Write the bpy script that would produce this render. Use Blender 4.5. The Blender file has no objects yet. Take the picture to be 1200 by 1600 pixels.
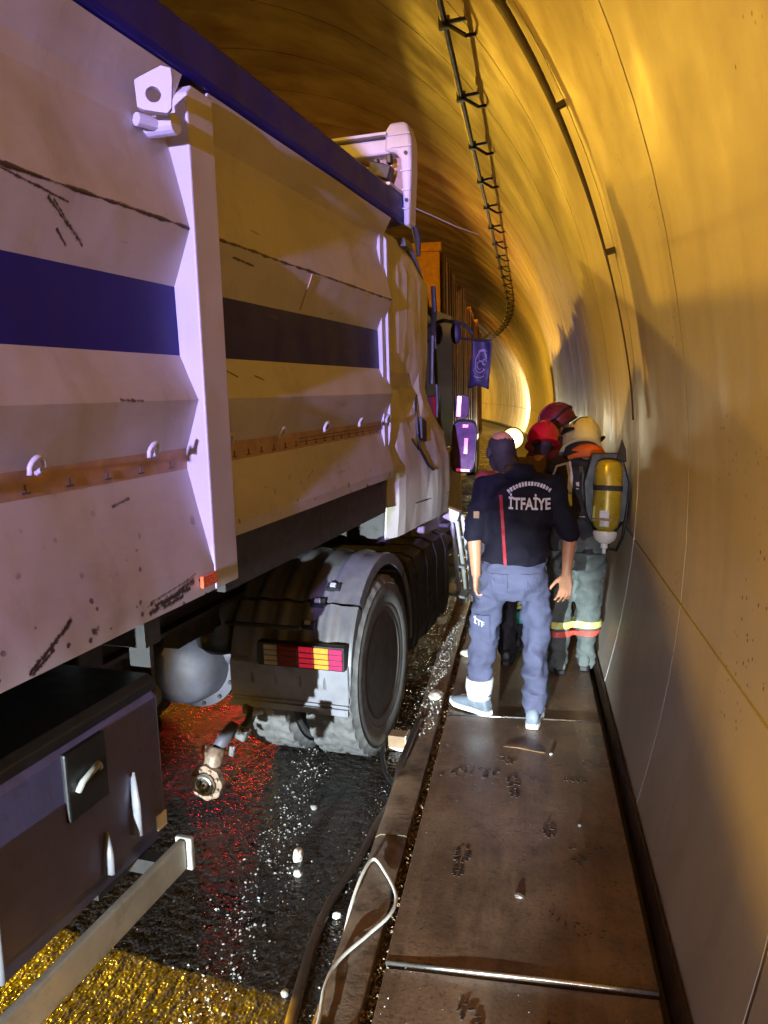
import bpy, bmesh, math, random
import numpy as np
from mathutils import Vector, Matrix, noise
from mathutils.bvhtree import BVHTree
R = math.radians
random.seed(7); rng = np.random.default_rng(7)
scene = bpy.context.scene
COL = scene.collection

# ------------------------------------------------------------------ camera
CAM_YAW, CAM_PITCH, CAM_ROLL = R(10.722), R(-8.859), R(1.5)
cam_d = bpy.data.cameras.new('camera'); cam = bpy.data.objects.new('camera', cam_d); COL.objects.link(cam)
cam_d.lens = 27.0; cam_d.sensor_width = 36.0; cam_d.sensor_fit = 'AUTO'
cam_d.clip_start = 0.02; cam_d.clip_end = 500
_f = Vector((-math.sin(CAM_YAW)*math.cos(CAM_PITCH), math.cos(CAM_YAW)*math.cos(CAM_PITCH), math.sin(CAM_PITCH)))
_r = Vector((math.cos(CAM_YAW), math.sin(CAM_YAW), 0)); _u = _r.cross(_f)
_r2 = _r*math.cos(CAM_ROLL)-_u*math.sin(CAM_ROLL); _u2 = _r*math.sin(CAM_ROLL)+_u*math.cos(CAM_ROLL)
cam.matrix_world = Matrix(((_r2.x,_u2.x,-_f.x,0),(_r2.y,_u2.y,-_f.y,0),(_r2.z,_u2.z,-_f.z,2.0),(0,0,0,1)))
scene.camera = cam

# ------------------------------------------------------------------ world (night outside the tunnel)
w = bpy.data.worlds.new('World'); scene.world = w; w.use_nodes = True
nt = w.node_tree; nt.nodes.clear()
wo = nt.nodes.new('ShaderNodeOutputWorld'); bg = nt.nodes.new('ShaderNodeBackground'); sk = nt.nodes.new('ShaderNodeTexSky')
sk.sky_type = 'NISHITA'; sk.sun_disc = False; sk.sun_elevation = R(-6); sk.sun_rotation = R(200)
bg.inputs['Strength'].default_value = 0.05
nt.links.new(sk.outputs[0], bg.inputs[0]); nt.links.new(bg.outputs[0], wo.inputs[0])
scene.view_settings.view_transform = 'Standard'; scene.view_settings.look = 'None'
scene.view_settings.exposure = 0.0; scene.view_settings.gamma = 1.0; scene.view_settings.use_curve_mapping = False
scene.cycles.max_bounces = 8; scene.cycles.diffuse_bounces = 5; scene.cycles.sample_clamp_indirect = 4.0

# ------------------------------------------------------------------ truck frame, tunnel frame
TYAW = R(7.5)
TORG = Vector((-0.812-4.063*math.tan(TYAW), 0, 0))
def tw(x, y, z):
    return TORG + Vector((math.cos(TYAW), -math.sin(TYAW), 0))*x + Vector((math.sin(TYAW), math.cos(TYAW), 0))*y + Vector((0,0,z))
TCX, TCZ, TR = -4.46, 1.5, 5.1          # centre and radius of the vault
RING, RING0 = 1.45, 4.70                # ring length and one joint position
def cx(Y):                              # the tunnel bends gently to the left far ahead
    return -(max(0.0, Y-22.0)**2)/(2*130.0)
def wallpt(ang, Y, r=TR):
    return Vector((TCX+r*math.cos(ang)+cx(Y), Y, TCZ+r*math.sin(ang)))

# ------------------------------------------------------------------ lamps (tunnel rows, rescue vehicle behind, and one added flood)
SODIUM = (1.0, 0.55, 0.045)
def area(name, loc, target, power, color, sx, sy, spread=180):
    l = bpy.data.lights.new(name, 'AREA'); l.energy = power; l.color = color; l.shape = 'RECTANGLE'; l.size = sx; l.size_y = sy; l.spread = R(spread)
    o = bpy.data.objects.new(name, l); COL.objects.link(o); o.location = loc
    o.rotation_euler = (Vector(target)-Vector(loc)).to_track_quat('-Z','Y').to_euler(); return o
def spot(name, loc, target, power, color, size, blend, rad):
    l = bpy.data.lights.new(name, 'SPOT'); l.energy = power; l.color = color; l.spot_size = R(size); l.spot_blend = blend; l.shadow_soft_size = rad
    o = bpy.data.objects.new(name, l); COL.objects.link(o); o.location = loc
    o.rotation_euler = (Vector(target)-Vector(loc)).to_track_quat('-Z','Y').to_euler(); return o
LUM = []                                 # luminaire positions, filled below
for Y,pw in ((-9.6,160),(6.0,580),(14.6,1500),(22.2,900),(36.0,900),(50.0,900)):
    p = Vector((-4.35+cx(Y), Y, 5.34)); LUM.append((p, 'crown'))
    area('sodium_lamp', p-Vector((0,0,0.14)), p+Vector((0.6,-3.2 if Y==6.0 else 0,-3.0)), pw, SODIUM, 0.12, 0.24, 175)
for Y,pw in ((-17.0,90),(-2.2,460)):
    p = Vector((-3.5, Y, 5.95)); LUM.append((p, 'right'))
    area('sodium_lamp', p-Vector((0,0,0.14)), p+Vector((1.2,0.8,-3.4)), pw, SODIUM, 0.12, 0.25, 170)
for Y,pw in ((0.0,160),(17.2,110)):
    p = Vector((-8.95+cx(Y), Y, 2.95)); LUM.append((p, 'side'))
    area('sodium_lamp', p+Vector((0.14,0,-0.02)), p+Vector((6,0,-1.6)), pw, SODIUM, 0.16, 0.35, 140)
# added unseen flood, throws yellow light on the road beneath the trailer
LOWL = Vector((-8.85, 3.6, 2.95))
spot('added_flood_light', LOWL+Vector((0.06,0,0)), (-1.62, 1.93, 0.0), 32000, (1.0,0.56,0.01), 7.6, 0.4, 0.05)
# rescue vehicle standing behind the camera: low beam headlamp and blue roof beacon
HEAD = tw(0.38, -10.0, 1.25); BEAC = tw(0.60, -10.0, 2.4)
spot('headlamp_light', HEAD, tw(0.02, 4.2, 0.25), 27000, (0.80, 0.93, 1.0), 10.5, 0.4, 0.05)
spot('headlamp_light', (-0.75,-10.0,0.95), (0.36,5.0,0.72), 2700, (0.86,0.86,1.0), 8.5, 0.5, 0.05)
spot('beacon_light', BEAC, tw(-0.45, 2.6, 2.25), 19000, (0.46, 0.38, 1.0), 12.5, 0.45, 0.10)

# ------------------------------------------------------------------ materials
def new_mat(name):
    m = bpy.data.materials.new(name); m.use_nodes = True
    return m, m.node_tree, m.node_tree.nodes['Principled BSDF']
def ramp(nt, src, stops):
    r = nt.nodes.new('ShaderNodeValToRGB'); e = r.color_ramp.elements
    while len(e) < len(stops): e.new(0.5)
    for i,(p,c) in enumerate(stops):
        e[i].position = p; e[i].color = (c if len(c)==4 else (*c,1)) if not isinstance(c,(int,float)) else (c,c,c,1)
    nt.links.new(src, r.inputs[0]); return r.outputs[0]
def noise_tex(nt, scale, detail=4, rough=0.6, vec=None, stretch=None, kind='Object'):
    t = nt.nodes.new('ShaderNodeTexNoise'); t.inputs['Scale'].default_value = scale; t.inputs['Detail'].default_value = detail; t.inputs['Roughness'].default_value = rough
    tc = nt.nodes.new('ShaderNodeTexCoord'); out = tc.outputs[kind]
    if stretch:
        mp = nt.nodes.new('ShaderNodeMapping'); mp.inputs['Scale'].default_value = stretch; nt.links.new(out, mp.inputs['Vector']); out = mp.outputs[0]
    nt.links.new(out, t.inputs['Vector']); return t.outputs[0]
def mix(nt, fac, a, b, mode='MIX'):
    m = nt.nodes.new('ShaderNodeMix'); m.data_type = 'RGBA'; m.blend_type = mode
    def put(sock, v):
        if isinstance(v,(tuple,list)): sock.default_value = (*v,1) if len(v)==3 else v
        elif isinstance(v,(int,float)): sock.default_value = v if sock.type=='VALUE' else (v,v,v,1)
        else: nt.links.new(v, sock)
    put(m.inputs[0], fac); put(m.inputs[6], a); put(m.inputs[7], b); return m.outputs[2]
def bump(nt, b, src, strength, dist=0.01, prev=None):
    n = nt.nodes.new('ShaderNodeBump'); n.inputs['Strength'].default_value = strength; n.inputs['Distance'].default_value = dist
    nt.links.new(src, n.inputs['Height'])
    if prev is not None: nt.links.new(prev, n.inputs['Normal'])
    nt.links.new(n.outputs[0], b.inputs['Normal']); return n.outputs[0]
def simple(name, col, rough=0.5, metal=0.0, var=0.25, scale=9, bmp=0.1, bscale=60, spec=0.5, dirt=None, dscale=3, dlo=0.52, dhi=0.72):
    m, nt, b = new_mat(name)
    n = noise_tex(nt, scale, 5)
    c = ramp(nt, n, [(0.25, tuple(v*(1-var) for v in col)), (0.75, tuple(min(1,v*(1+var)) for v in col))])
    if dirt:
        d = noise_tex(nt, dscale, 8, 0.7); c = mix(nt, ramp(nt, d, [(dlo,0.0),(dhi,1.0)]), c, dirt)
    nt.links.new(c, b.inputs['Base Color'])
    b.inputs['Metallic'].default_value = metal; b.inputs['Specular IOR Level'].default_value = spec
    nt.links.new(ramp(nt, noise_tex(nt, scale*1.7, 4), [(0.3, max(0.02,rough-0.1)), (0.7, min(1,rough+0.1))]), b.inputs['Roughness'])
    if bmp: bump(nt, b, noise_tex(nt, bscale, 4), bmp, 0.004)
    return m
def glow(name, col, strength, base=(0.02,0.02,0.02)):
    m, nt, b = new_mat(name); b.inputs['Base Color'].default_value = (*base,1); b.inputs['Emission Color'].default_value = (*col,1); b.inputs['Emission Strength'].default_value = strength; b.inputs['Roughness'].default_value = 0.25
    n = noise_tex(nt, 40, 2); nt.links.new(ramp(nt, n, [(0.3, tuple(v*0.75 for v in col)), (0.7, col)]), b.inputs['Emission Color'])
    return m

# painted tub: white with rust pits, rubbed creases and vertical grime
def tub_paint(name, base, rust=True):
    m, nt, b = new_mat(name)
    n = noise_tex(nt, 2.2, 6, 0.6)
    c = ramp(nt, n, [(0.3, tuple(v*0.84 for v in base)), (0.7, base)])
    st = noise_tex(nt, 1.0, 8, 0.75, stretch=(6, 9, 1.1)); c = mix(nt, ramp(nt, st, [(0.58,0.0),(0.85,0.22)]), c, tuple(v*0.55 for v in (0.55,0.45,0.33)) if base[0]>0.3 else (0.02,0.018,0.04))
    tc = nt.nodes.new('ShaderNodeTexCoord'); sp = nt.nodes.new('ShaderNodeSeparateXYZ'); nt.links.new(tc.outputs['Object'], sp.inputs[0])
    if rust:
        v = nt.nodes.new('ShaderNodeTexVoronoi'); v.inputs['Scale'].default_value = 19; nt.links.new(tc.outputs['Object'], v.inputs['Vector'])
        big = noise_tex(nt, 40, 4); add = nt.nodes.new('ShaderNodeMath'); add.operation='MULTIPLY_ADD'; nt.links.new(big, add.inputs[0]); add.inputs[1].default_value=0.30; nt.links.new(v.outputs['Distance'], add.inputs[2])
        pits = ramp(nt, add.outputs[0], [(0.285,1.0),(0.31,0.0)])
        low = nt.nodes.new('ShaderNodeMapRange'); low.inputs['From Min'].default_value=1.78; low.inputs['From Max'].default_value=1.42; nt.links.new(sp.outputs['Z'], low.inputs['Value'])
        patch = ramp(nt, noise_tex(nt, 3.4, 3), [(0.46,0.0),(0.54,1.0)])
        f = nt.nodes.new('ShaderNodeMath'); f.operation='MULTIPLY'; nt.links.new(pits, f.inputs[0]); nt.links.new(low.outputs[0], f.inputs[1])
        g = nt.nodes.new('ShaderNodeMath'); g.operation='MULTIPLY'; nt.links.new(f.outputs[0], g.inputs[0]); nt.links.new(patch, g.inputs[1])
        c = mix(nt, g.outputs[0], c, (0.030,0.016,0.012))
        v2 = nt.nodes.new('ShaderNodeTexVoronoi'); v2.inputs['Scale'].default_value = 8.0; nt.links.new(tc.outputs['Object'], v2.inputs['Vector'])
        ad2 = nt.nodes.new('ShaderNodeMath'); ad2.operation='MULTIPLY_ADD'; nt.links.new(noise_tex(nt, 30, 4), ad2.inputs[0]); ad2.inputs[1].default_value=0.26; nt.links.new(v2.outputs['Distance'], ad2.inputs[2])
        lo2 = nt.nodes.new('ShaderNodeMapRange'); lo2.inputs['From Min'].default_value=1.66; lo2.inputs['From Max'].default_value=1.50; nt.links.new(sp.outputs['Z'], lo2.inputs['Value'])
        g2 = nt.nodes.new('ShaderNodeMath'); g2.operation='MULTIPLY'; nt.links.new(ramp(nt, ad2.outputs[0], [(0.235,1.0),(0.26,0.0)]), g2.inputs[0]); nt.links.new(lo2.outputs[0], g2.inputs[1])
        c = mix(nt, g2.outputs[0], c, (0.035,0.018,0.013))
        # grime film and rust runs below the folds
        gr = noise_tex(nt, 3.5, 8, 0.75, stretch=(1, 1.6, 0.55)); c = mix(nt, ramp(nt, gr, [(0.53,0.0),(0.75,0.40)]), c, (0.22,0.165,0.12))
        sm = noise_tex(nt, 2.6, 7, 0.7, stretch=(1,0.7,1.6)); c = mix(nt, ramp(nt, sm, [(0.48,0.0),(0.72,0.35)]), c, (0.27,0.235,0.215))
        # rubbed-through crease at z = 2.525
        d = nt.nodes.new('ShaderNodeMath'); d.operation='SUBTRACT'; nt.links.new(sp.outputs['Z'], d.inputs[0]); d.inputs[1].default_value=2.525
        a = nt.nodes.new('ShaderNodeMath'); a.operation='ABSOLUTE'; nt.links.new(d.outputs[0], a.inputs[0])
        wn = noise_tex(nt, 7.0, 5, 0.7, stretch=(1,1,3)); k = nt.nodes.new('ShaderNodeMath'); k.operation='MULTIPLY_ADD'; nt.links.new(wn, k.inputs[0]); k.inputs[1].default_value=-0.030; nt.links.new(a.outputs[0], k.inputs[2])
        sh = nt.nodes.new('ShaderNodeMath'); sh.operation='ADD'; nt.links.new(k.outputs[0], sh.inputs[0]); sh.inputs[1].default_value=0.0125
        c = mix(nt, ramp(nt, sh.outputs[0], [(0.0,1.0),(0.002,0.0)]), c, (0.035,0.02,0.015))
    # long scuffs
    sc = noise_tex(nt, 6, 3, 0.5, stretch=(1,0.6,7)); sc2 = noise_tex(nt, 1.6, 2)
    s1 = ramp(nt, sc, [(0.70,0.0),(0.73,0.55)]); s2 = ramp(nt, sc2, [(0.5,0.0),(0.62,1.0)])
    mm = nt.nodes.new('ShaderNodeMath'); mm.operation='MULTIPLY'; nt.links.new(s1, mm.inputs[0]); nt.links.new(s2, mm.inputs[1])
    c = mix(nt, mm.outputs[0], c, (0.12,0.09,0.07) if base[0]>0.3 else (0.10,0.10,0.16))
    nt.links.new(c, b.inputs['Base Color'])
    nt.links.new(ramp(nt, noise_tex(nt, 5, 5), [(0.3,0.34),(0.7,0.55)]), b.inputs['Roughness'])
    p = bump(nt, b, noise_tex(nt, 1.3, 3), 0.35, 0.03); bump(nt, b, noise_tex(nt, 90, 3), 0.06, 0.003, p)
    return m
def wear_lines(m, segs, col, seed=0.0):
    # torn and scratched paint along short lines, in the panel's own (y, z) coordinates
    nt=m.node_tree; b=nt.nodes['Principled BSDF']; c=b.inputs['Base Color'].links[0].from_socket
    tc=nt.nodes.new('ShaderNodeTexCoord'); sp=nt.nodes.new('ShaderNodeSeparateXYZ'); nt.links.new(tc.outputs['Object'],sp.inputs[0]); cb=nt.nodes.new('ShaderNodeCombineXYZ'); nt.links.new(sp.outputs['Y'],cb.inputs[1]); nt.links.new(sp.outputs['Z'],cb.inputs[2])
    n=noise_tex(nt,55,5,0.75); tot=None
    def VM(op,a,bb=None,k=None):
        v=nt.nodes.new('ShaderNodeVectorMath'); v.operation=op
        for i,x in enumerate((a,bb)):
            if x is None: continue
            if isinstance(x,tuple): v.inputs[i].default_value=x
            else: nt.links.new(x,v.inputs[i])
        if k is not None: nt.links.new(k,v.inputs['Scale'])
        return v.outputs['Value'] if op in ('DOT_PRODUCT','LENGTH') else v.outputs[0]
    for (ya,za,yb,zb,w) in segs:
        d=(0.0,yb-ya,zb-za); L2=d[1]**2+d[2]**2; p=VM('SUBTRACT',cb.outputs[0],(0.0,ya,za)); t=VM('DOT_PRODUCT',p,tuple(x/L2 for x in d))
        cl=nt.nodes.new('ShaderNodeClamp'); nt.links.new(t,cl.inputs[0]); q=nt.nodes.new('ShaderNodeVectorMath'); q.operation='SCALE'; q.inputs[0].default_value=d; nt.links.new(cl.outputs[0],q.inputs['Scale'])
        ds=VM('LENGTH',VM('SUBTRACT',p,q.outputs[0])); k=nt.nodes.new('ShaderNodeMath'); k.operation='MULTIPLY_ADD'; nt.links.new(n,k.inputs[0]); k.inputs[1].default_value=w*4.2; nt.links.new(ds,k.inputs[2])
        f=ramp(nt,k.outputs[0],[(w*2.1+w*0.55,1.0),(w*2.1+w*1.1,0.0)])
        if tot is None: tot=f
        else:
            mx=nt.nodes.new('ShaderNodeMath'); mx.operation='MAXIMUM'; nt.links.new(tot,mx.inputs[0]); nt.links.new(f,mx.inputs[1]); tot=mx.outputs[0]
    nt.links.new(mix(nt,tot,c,col),b.inputs['Base Color'])
M = {}
M['tub_white'] = tub_paint('tub_white', (0.52,0.505,0.50))
M['tub_clean'] = tub_paint('tub_clean', (0.52,0.505,0.50), rust=False)
M['tub_blue'] = tub_paint('tub_blue', (0.014,0.010,0.20), rust=False); M['tub_blue'].node_tree.nodes['Principled BSDF'].inputs['Specular IOR Level'].default_value=0.22
wear_lines(M['tub_white'],[(1.79,2.488,1.93,2.412,0.0050),(1.81,2.488,1.94,2.402,0.0035),(1.84,2.425,1.88,2.395,0.003),(1.60,2.52,1.86,2.492,0.0035),(2.00,1.997,2.10,1.993,0.0050),(1.98,1.70,2.06,1.712,0.0028),(1.55,1.372,1.70,1.452,0.0075),(1.56,1.368,1.63,1.40,0.006),
  (2.03,1.378,2.26,1.418,0.010),(2.06,1.392,2.24,1.402,0.009),(2.10,1.378,2.20,1.385,0.008),(2.02,1.40,2.28,1.438,0.0022),(2.04,1.41,2.27,1.43,0.002),(2.70,2.485,2.86,2.478,0.003),(2.66,2.09,2.72,2.07,0.003),(2.86,2.075,2.92,2.06,0.003),(3.30,1.63,3.38,1.66,0.0025)],(0.035,0.02,0.017))
M['tape'] = simple('tape', (0.40,0.25,0.15), 0.5, var=0.3, scale=14, dirt=(0.30,0.24,0.20), dscale=20)
M['tape_print'] = simple('tape_print', (0.10,0.06,0.05), 0.6)
M['cab_white'] = simple('cab_white', (0.52,0.50,0.40), 0.5, var=0.2, scale=3, bmp=0.05, dirt=(0.22,0.19,0.14), dscale=4, dlo=0.6, dhi=0.8)
M['dark_steel'] = simple('dark_steel', (0.022,0.020,0.019), 0.55, var=0.4, scale=12, dirt=(0.05,0.038,0.028), dscale=7)
M['black'] = simple('black', (0.012,0.012,0.013), 0.45, var=0.4)
M['mud_black'] = simple('mud_black', (0.085,0.085,0.10), 0.42, var=0.3, scale=7, dirt=(0.14,0.125,0.115), dscale=6, dlo=0.42, dhi=0.75)
M['grey_plastic'] = simple('grey_plastic', (0.20,0.20,0.22), 0.4, var=0.25, scale=6, dirt=(0.10,0.09,0.08), dscale=7)
M['rubber'] = simple('rubber', (0.105,0.105,0.105), 0.65, var=0.4, scale=14, dirt=(0.20,0.19,0.17), dscale=9, dlo=0.4, dhi=0.8)
M['rim'] = simple('rim', (0.065,0.055,0.05), 0.6, var=0.4, dirt=(0.07,0.05,0.035), dscale=9)
M['cast_grey'] = simple('cast_grey', (0.085,0.080,0.098), 0.55, var=0.3, scale=8, dirt=(0.08,0.07,0.06), dscale=6)
M['galv'] = simple('galv', (0.42,0.43,0.40), 0.45, metal=0.3, var=0.25, scale=5, dirt=(0.16,0.15,0.12), dscale=8, dlo=0.55, dhi=0.8)
M['toolbox'] = simple('toolbox', (0.10,0.10,0.26), 0.38, var=0.25, scale=5, dirt=(0.05,0.045,0.045), dscale=5)
M['rusty'] = simple('rusty', (0.34,0.24,0.17), 0.5, metal=0.4, var=0.5, scale=25, dirt=(0.14,0.05,0.03), dscale=18, bmp=0.5)
M['steel'] = simple('steel', (0.6,0.6,0.58), 0.3, metal=0.9, var=0.2)
M['white_plastic'] = simple('white_plastic', (0.75,0.73,0.68), 0.4, var=0.1, dirt=(0.3,0.25,0.18), dscale=15, dlo=0.6, dhi=0.85)
M['grit'] = simple('grit', (0.34,0.33,0.31), 0.35, var=0.4, scale=60)
M['reflector'] = simple('reflector', (0.75,0.12,0.03), 0.25, var=0.2, scale=60)
M['amber_lit'] = glow('amber_lit', (1.0,0.40,0.05), 1.5, (0.3,0.1,0.01))
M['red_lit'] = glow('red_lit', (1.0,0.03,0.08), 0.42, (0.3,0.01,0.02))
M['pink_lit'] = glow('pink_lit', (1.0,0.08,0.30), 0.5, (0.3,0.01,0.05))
M['lens_red'] = simple('lens_red', (0.16,0.006,0.006), 0.2, var=0.2)
M['lens_clear'] = simple('lens_clear', (0.42,0.33,0.22), 0.2, var=0.3)
M['orange_lit'] = simple('orange_lit', (0.75,0.32,0.03), 0.55, var=0.3, scale=18)
M['sodium_lens'] = glow('sodium_lens', SODIUM, 8, (0.2,0.1,0.02))
M['lamp_white'] = glow('lamp_white', (1.0,0.93,0.62), 30, (0.5,0.5,0.4))
def _lens():
    m, nt, bb = new_mat('lamp_white'); tc=nt.nodes.new('ShaderNodeTexCoord'); g=nt.nodes.new('ShaderNodeTexGradient'); g.gradient_type='SPHERICAL'; mp=nt.nodes.new('ShaderNodeMapping'); mp.inputs['Location'].default_value=(0,0,-0.66*3.6); mp.inputs['Scale'].default_value=(3.6,3.6,3.6)
    nt.links.new(tc.outputs['Object'],mp.inputs['Vector']); nt.links.new(mp.outputs[0],g.inputs['Vector']); bb.inputs['Base Color'].default_value=(0.5,0.48,0.4,1)
    nt.links.new(ramp(nt,g.outputs[0],[(0.0,(1.0,0.62,0.18)),(0.35,(1.0,0.86,0.45)),(0.8,(1.0,0.97,0.8))]),bb.inputs['Emission Color']); st=ramp(nt,g.outputs[0],[(0.0,0.03),(0.25,0.12),(0.7,1.0)]); k=nt.nodes.new('ShaderNodeMath'); k.operation='MULTIPLY'; k.inputs[1].default_value=22; nt.links.new(st,k.inputs[0]); nt.links.new(k.outputs[0],bb.inputs['Emission Strength']); return m
M['lamp_white']=_lens()
M['mirror_glass'] = simple('mirror_glass', (0.12,0.055,0.12), 0.6, metal=0.0, spec=0.15, var=0.6, scale=14, bmp=0.15, bscale=20)  # purple tint paints in the reflected emergency lights
M['pennant'] = simple('pennant', (0.014,0.008,0.036), 0.6, var=0.35, scale=25)
M['pennant_print'] = simple('pennant_print', (0.20,0.14,0.24), 0.6, var=0.5, scale=90)
M['glass_dark'] = simple('glass_dark', (0.010,0.010,0.012), 0.08, var=0.2, bmp=0.0)
M['red_paint'] = simple('red_paint', (0.30,0.02,0.015), 0.4, var=0.3)
M['slat'] = simple('slat', (0.24,0.075,0.028), 0.5, var=0.45, scale=6, dirt=(0.05,0.02,0.012), dscale=5, dlo=0.48, dhi=0.7)
M['slat_dark'] = simple('slat_dark', (0.05,0.022,0.012), 0.6, var=0.4)
M['rubbing'] = simple('kerb_mud', (0.23,0.165,0.115), 0.42, var=0.35, scale=6, dirt=(0.05,0.033,0.022), dscale=5, dlo=0.48, dhi=0.66, bmp=0.5, bscale=45)
M['gutter'] = simple('gutter', (0.055,0.028,0.014), 0.4, var=0.5, scale=7, dirt=(0.015,0.01,0.008), dscale=5)
M['cable_white'] = simple('cable_white', (0.70,0.68,0.62), 0.45, var=0.15, scale=30, dirt=(0.3,0.22,0.14), dscale=25, dlo=0.55, dhi=0.8)
M['conduit'] = simple('conduit', (0.05,0.035,0.035), 0.6)
M['hose'] = simple('hose', (0.045,0.032,0.026), 0.35, var=0.4, scale=12)
M['wood'] = simple('wood', (0.30,0.19,0.10), 0.6, var=0.35, scale=11, bmp=0.3)
M['stone_white'] = simple('stone_white', (0.72,0.68,0.60), 0.5, var=0.25, scale=25, bmp=0.5)
M['mudprint'] = simple('mudprint', (0.040,0.026,0.019), 0.5, var=0.4, scale=80)
# clothing / people
M['skin'] = simple('skin', (0.50,0.24,0.13), 0.5, var=0.15, scale=18, bmp=0.08, bscale=180)
M['hair_grey'] = simple('hair_grey', (0.030,0.022,0.02), 0.7, var=0.4, scale=160, bmp=0.6, bscale=300)
M['navy'] = simple('navy', (0.009,0.008,0.017), 0.8, var=0.2, scale=5, bmp=0.25, bscale=500, spec=0.2)
M['trouser_blue'] = simple('trouser_blue', (0.085,0.090,0.15), 0.8, var=0.25, scale=6, bmp=0.3, bscale=400, spec=0.2)
M['piping'] = simple('piping', (0.36,0.015,0.03), 0.7, var=0.2)
M['print_white'] = simple('print_white', (0.72,0.70,0.82), 0.7, var=0.15, scale=60)
M['shoe'] = simple('shoe', (0.16,0.19,0.23), 0.6, var=0.3, scale=25)
M['sole'] = simple('sole', (0.78,0.80,0.82), 0.5, var=0.1)
M['cuff_white'] = simple('cuff_white', (0.80,0.80,0.82), 0.7, var=0.08)
M['bunker_dark'] = simple('bunker_dark', (0.022,0.020,0.030), 0.75, var=0.35, scale=8, bmp=0.3, bscale=300)
M['bunker_grey'] = simple('bunker_grey', (0.105,0.125,0.115), 0.8, var=0.3, scale=7, bmp=0.3, bscale=300, dirt=(0.07,0.065,0.055), dscale=5)
M['brown_jacket'] = simple('brown_jacket', (0.15,0.085,0.045), 0.8, var=0.35, scale=8, bmp=0.3, bscale=300)
M['red_jacket'] = simple('red_jacket', (0.15,0.014,0.014), 0.7, var=0.25, scale=8)
M['hi_yellow'] = simple('hi_yellow', (0.80,0.82,0.22), 0.4, var=0.1, scale=60)
M['hi_red'] = simple('hi_red', (0.80,0.10,0.07), 0.5, var=0.15, scale=60)
M['hi_teal'] = simple('hi_teal', (0.10,0.55,0.50), 0.5, var=0.2)
M['hi_silver'] = simple('hi_silver', (0.70,0.72,0.86), 0.35, var=0.1)
M['orange_cloth'] = simple('orange_cloth', (0.75,0.14,0.02), 0.7, var=0.2, scale=25)
M['helmet_red'] = simple('helmet_red', (0.50,0.008,0.016), 0.2, var=0.15)
M['helmet_dark'] = simple('helmet_dark', (0.15,0.010,0.014), 0.3, var=0.2)
M['helmet_cream'] = simple('helmet_cream', (0.78,0.72,0.45), 0.25, var=0.08)
M['cyl_yellow'] = simple('cyl_yellow', (0.42,0.31,0.025), 0.3, metal=0.2, var=0.2, scale=9)

def concrete():
    m, nt, b = new_mat('lining_concrete')
    big = noise_tex(nt, 0.55, 6, 0.6); c = ramp(nt, big, [(0.3,(0.30,0.255,0.20)),(0.7,(0.47,0.41,0.33))])
    st = noise_tex(nt, 1.0, 6, 0.62, stretch=(2.2,2.6,0.45)); c = mix(nt, ramp(nt, st, [(0.5,0.0),(0.78,0.55)]), c, (0.22,0.165,0.125))
    pl = noise_tex(nt, 1.7, 3, 0.5, stretch=(1,0.5,1.4)); c = mix(nt, ramp(nt, pl, [(0.56,0.0),(0.7,0.35)]), c, (0.52,0.46,0.38))
    # shade painted in: vault turns dark red-brown upward, where the lamps throw little light
    tc = nt.nodes.new('ShaderNodeTexCoord'); sp = nt.nodes.new('ShaderNodeSeparateXYZ'); nt.links.new(tc.outputs['Object'], sp.inputs[0])
    mr = nt.nodes.new('ShaderNodeMapRange'); mr.inputs['From Min'].default_value=2.7; mr.inputs['From Max'].default_value=4.7; nt.links.new(sp.outputs['Z'], mr.inputs['Value'])
    so = ramp(nt, noise_tex(nt, 0.8, 6, 0.6, stretch=(1,1.5,1)), [(0.35,0.55),(0.6,1.0)])
    f = nt.nodes.new('ShaderNodeMath'); f.operation='MULTIPLY'; nt.links.new(so, f.inputs[0]); nt.links.new(mr.outputs[0], f.inputs[1])
    c = mix(nt, f.outputs[0], c, (0.095,0.033,0.024))
    # small dark pock marks in clusters
    v = nt.nodes.new('ShaderNodeTexVoronoi'); v.inputs['Scale'].default_value = 26; nt.links.new(tc.outputs['Object'], v.inputs['Vector'])
    cl = ramp(nt, noise_tex(nt, 1.9, 2), [(0.55,0.0),(0.64,1.0)]); pk = ramp(nt, v.outputs['Distance'], [(0.12,1.0),(0.2,0.0)])
    g = nt.nodes.new('ShaderNodeMath'); g.operation='MULTIPLY'; nt.links.new(cl, g.inputs[0]); nt.links.new(pk, g.inputs[1])
    c = mix(nt, g.outputs[0], c, (0.09,0.06,0.045))
    # scratches/drips
    dr = noise_tex(nt, 2.2, 3, 0.5, stretch=(14,14,0.5)); c = mix(nt, ramp(nt, dr, [(0.70,0.0),(0.76,0.16)]), c, (0.55,0.5,0.45))
    nt.links.new(c, b.inputs['Base Color'])
    nt.links.new(ramp(nt, noise_tex(nt, 1.2, 5), [(0.3,0.42),(0.7,0.7)]), b.inputs['Roughness'])
    p = bump(nt, b, noise_tex(nt, 1.1, 2, 0.45, stretch=(1,1.3,0.7)), 0.5, 0.06)
    p = bump(nt, b, noise_tex(nt, 9, 5, 0.6), 0.18, 0.01, p); bump(nt, b, noise_tex(nt, 130, 3), 0.15, 0.002, p)
    return m
M['concrete'] = concrete()
M['joint'] = simple('joint', (0.05,0.04,0.032), 0.8)
M['sealant'] = simple('sealant', (0.62,0.58,0.56), 0.6, var=0.2, scale=20)
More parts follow.
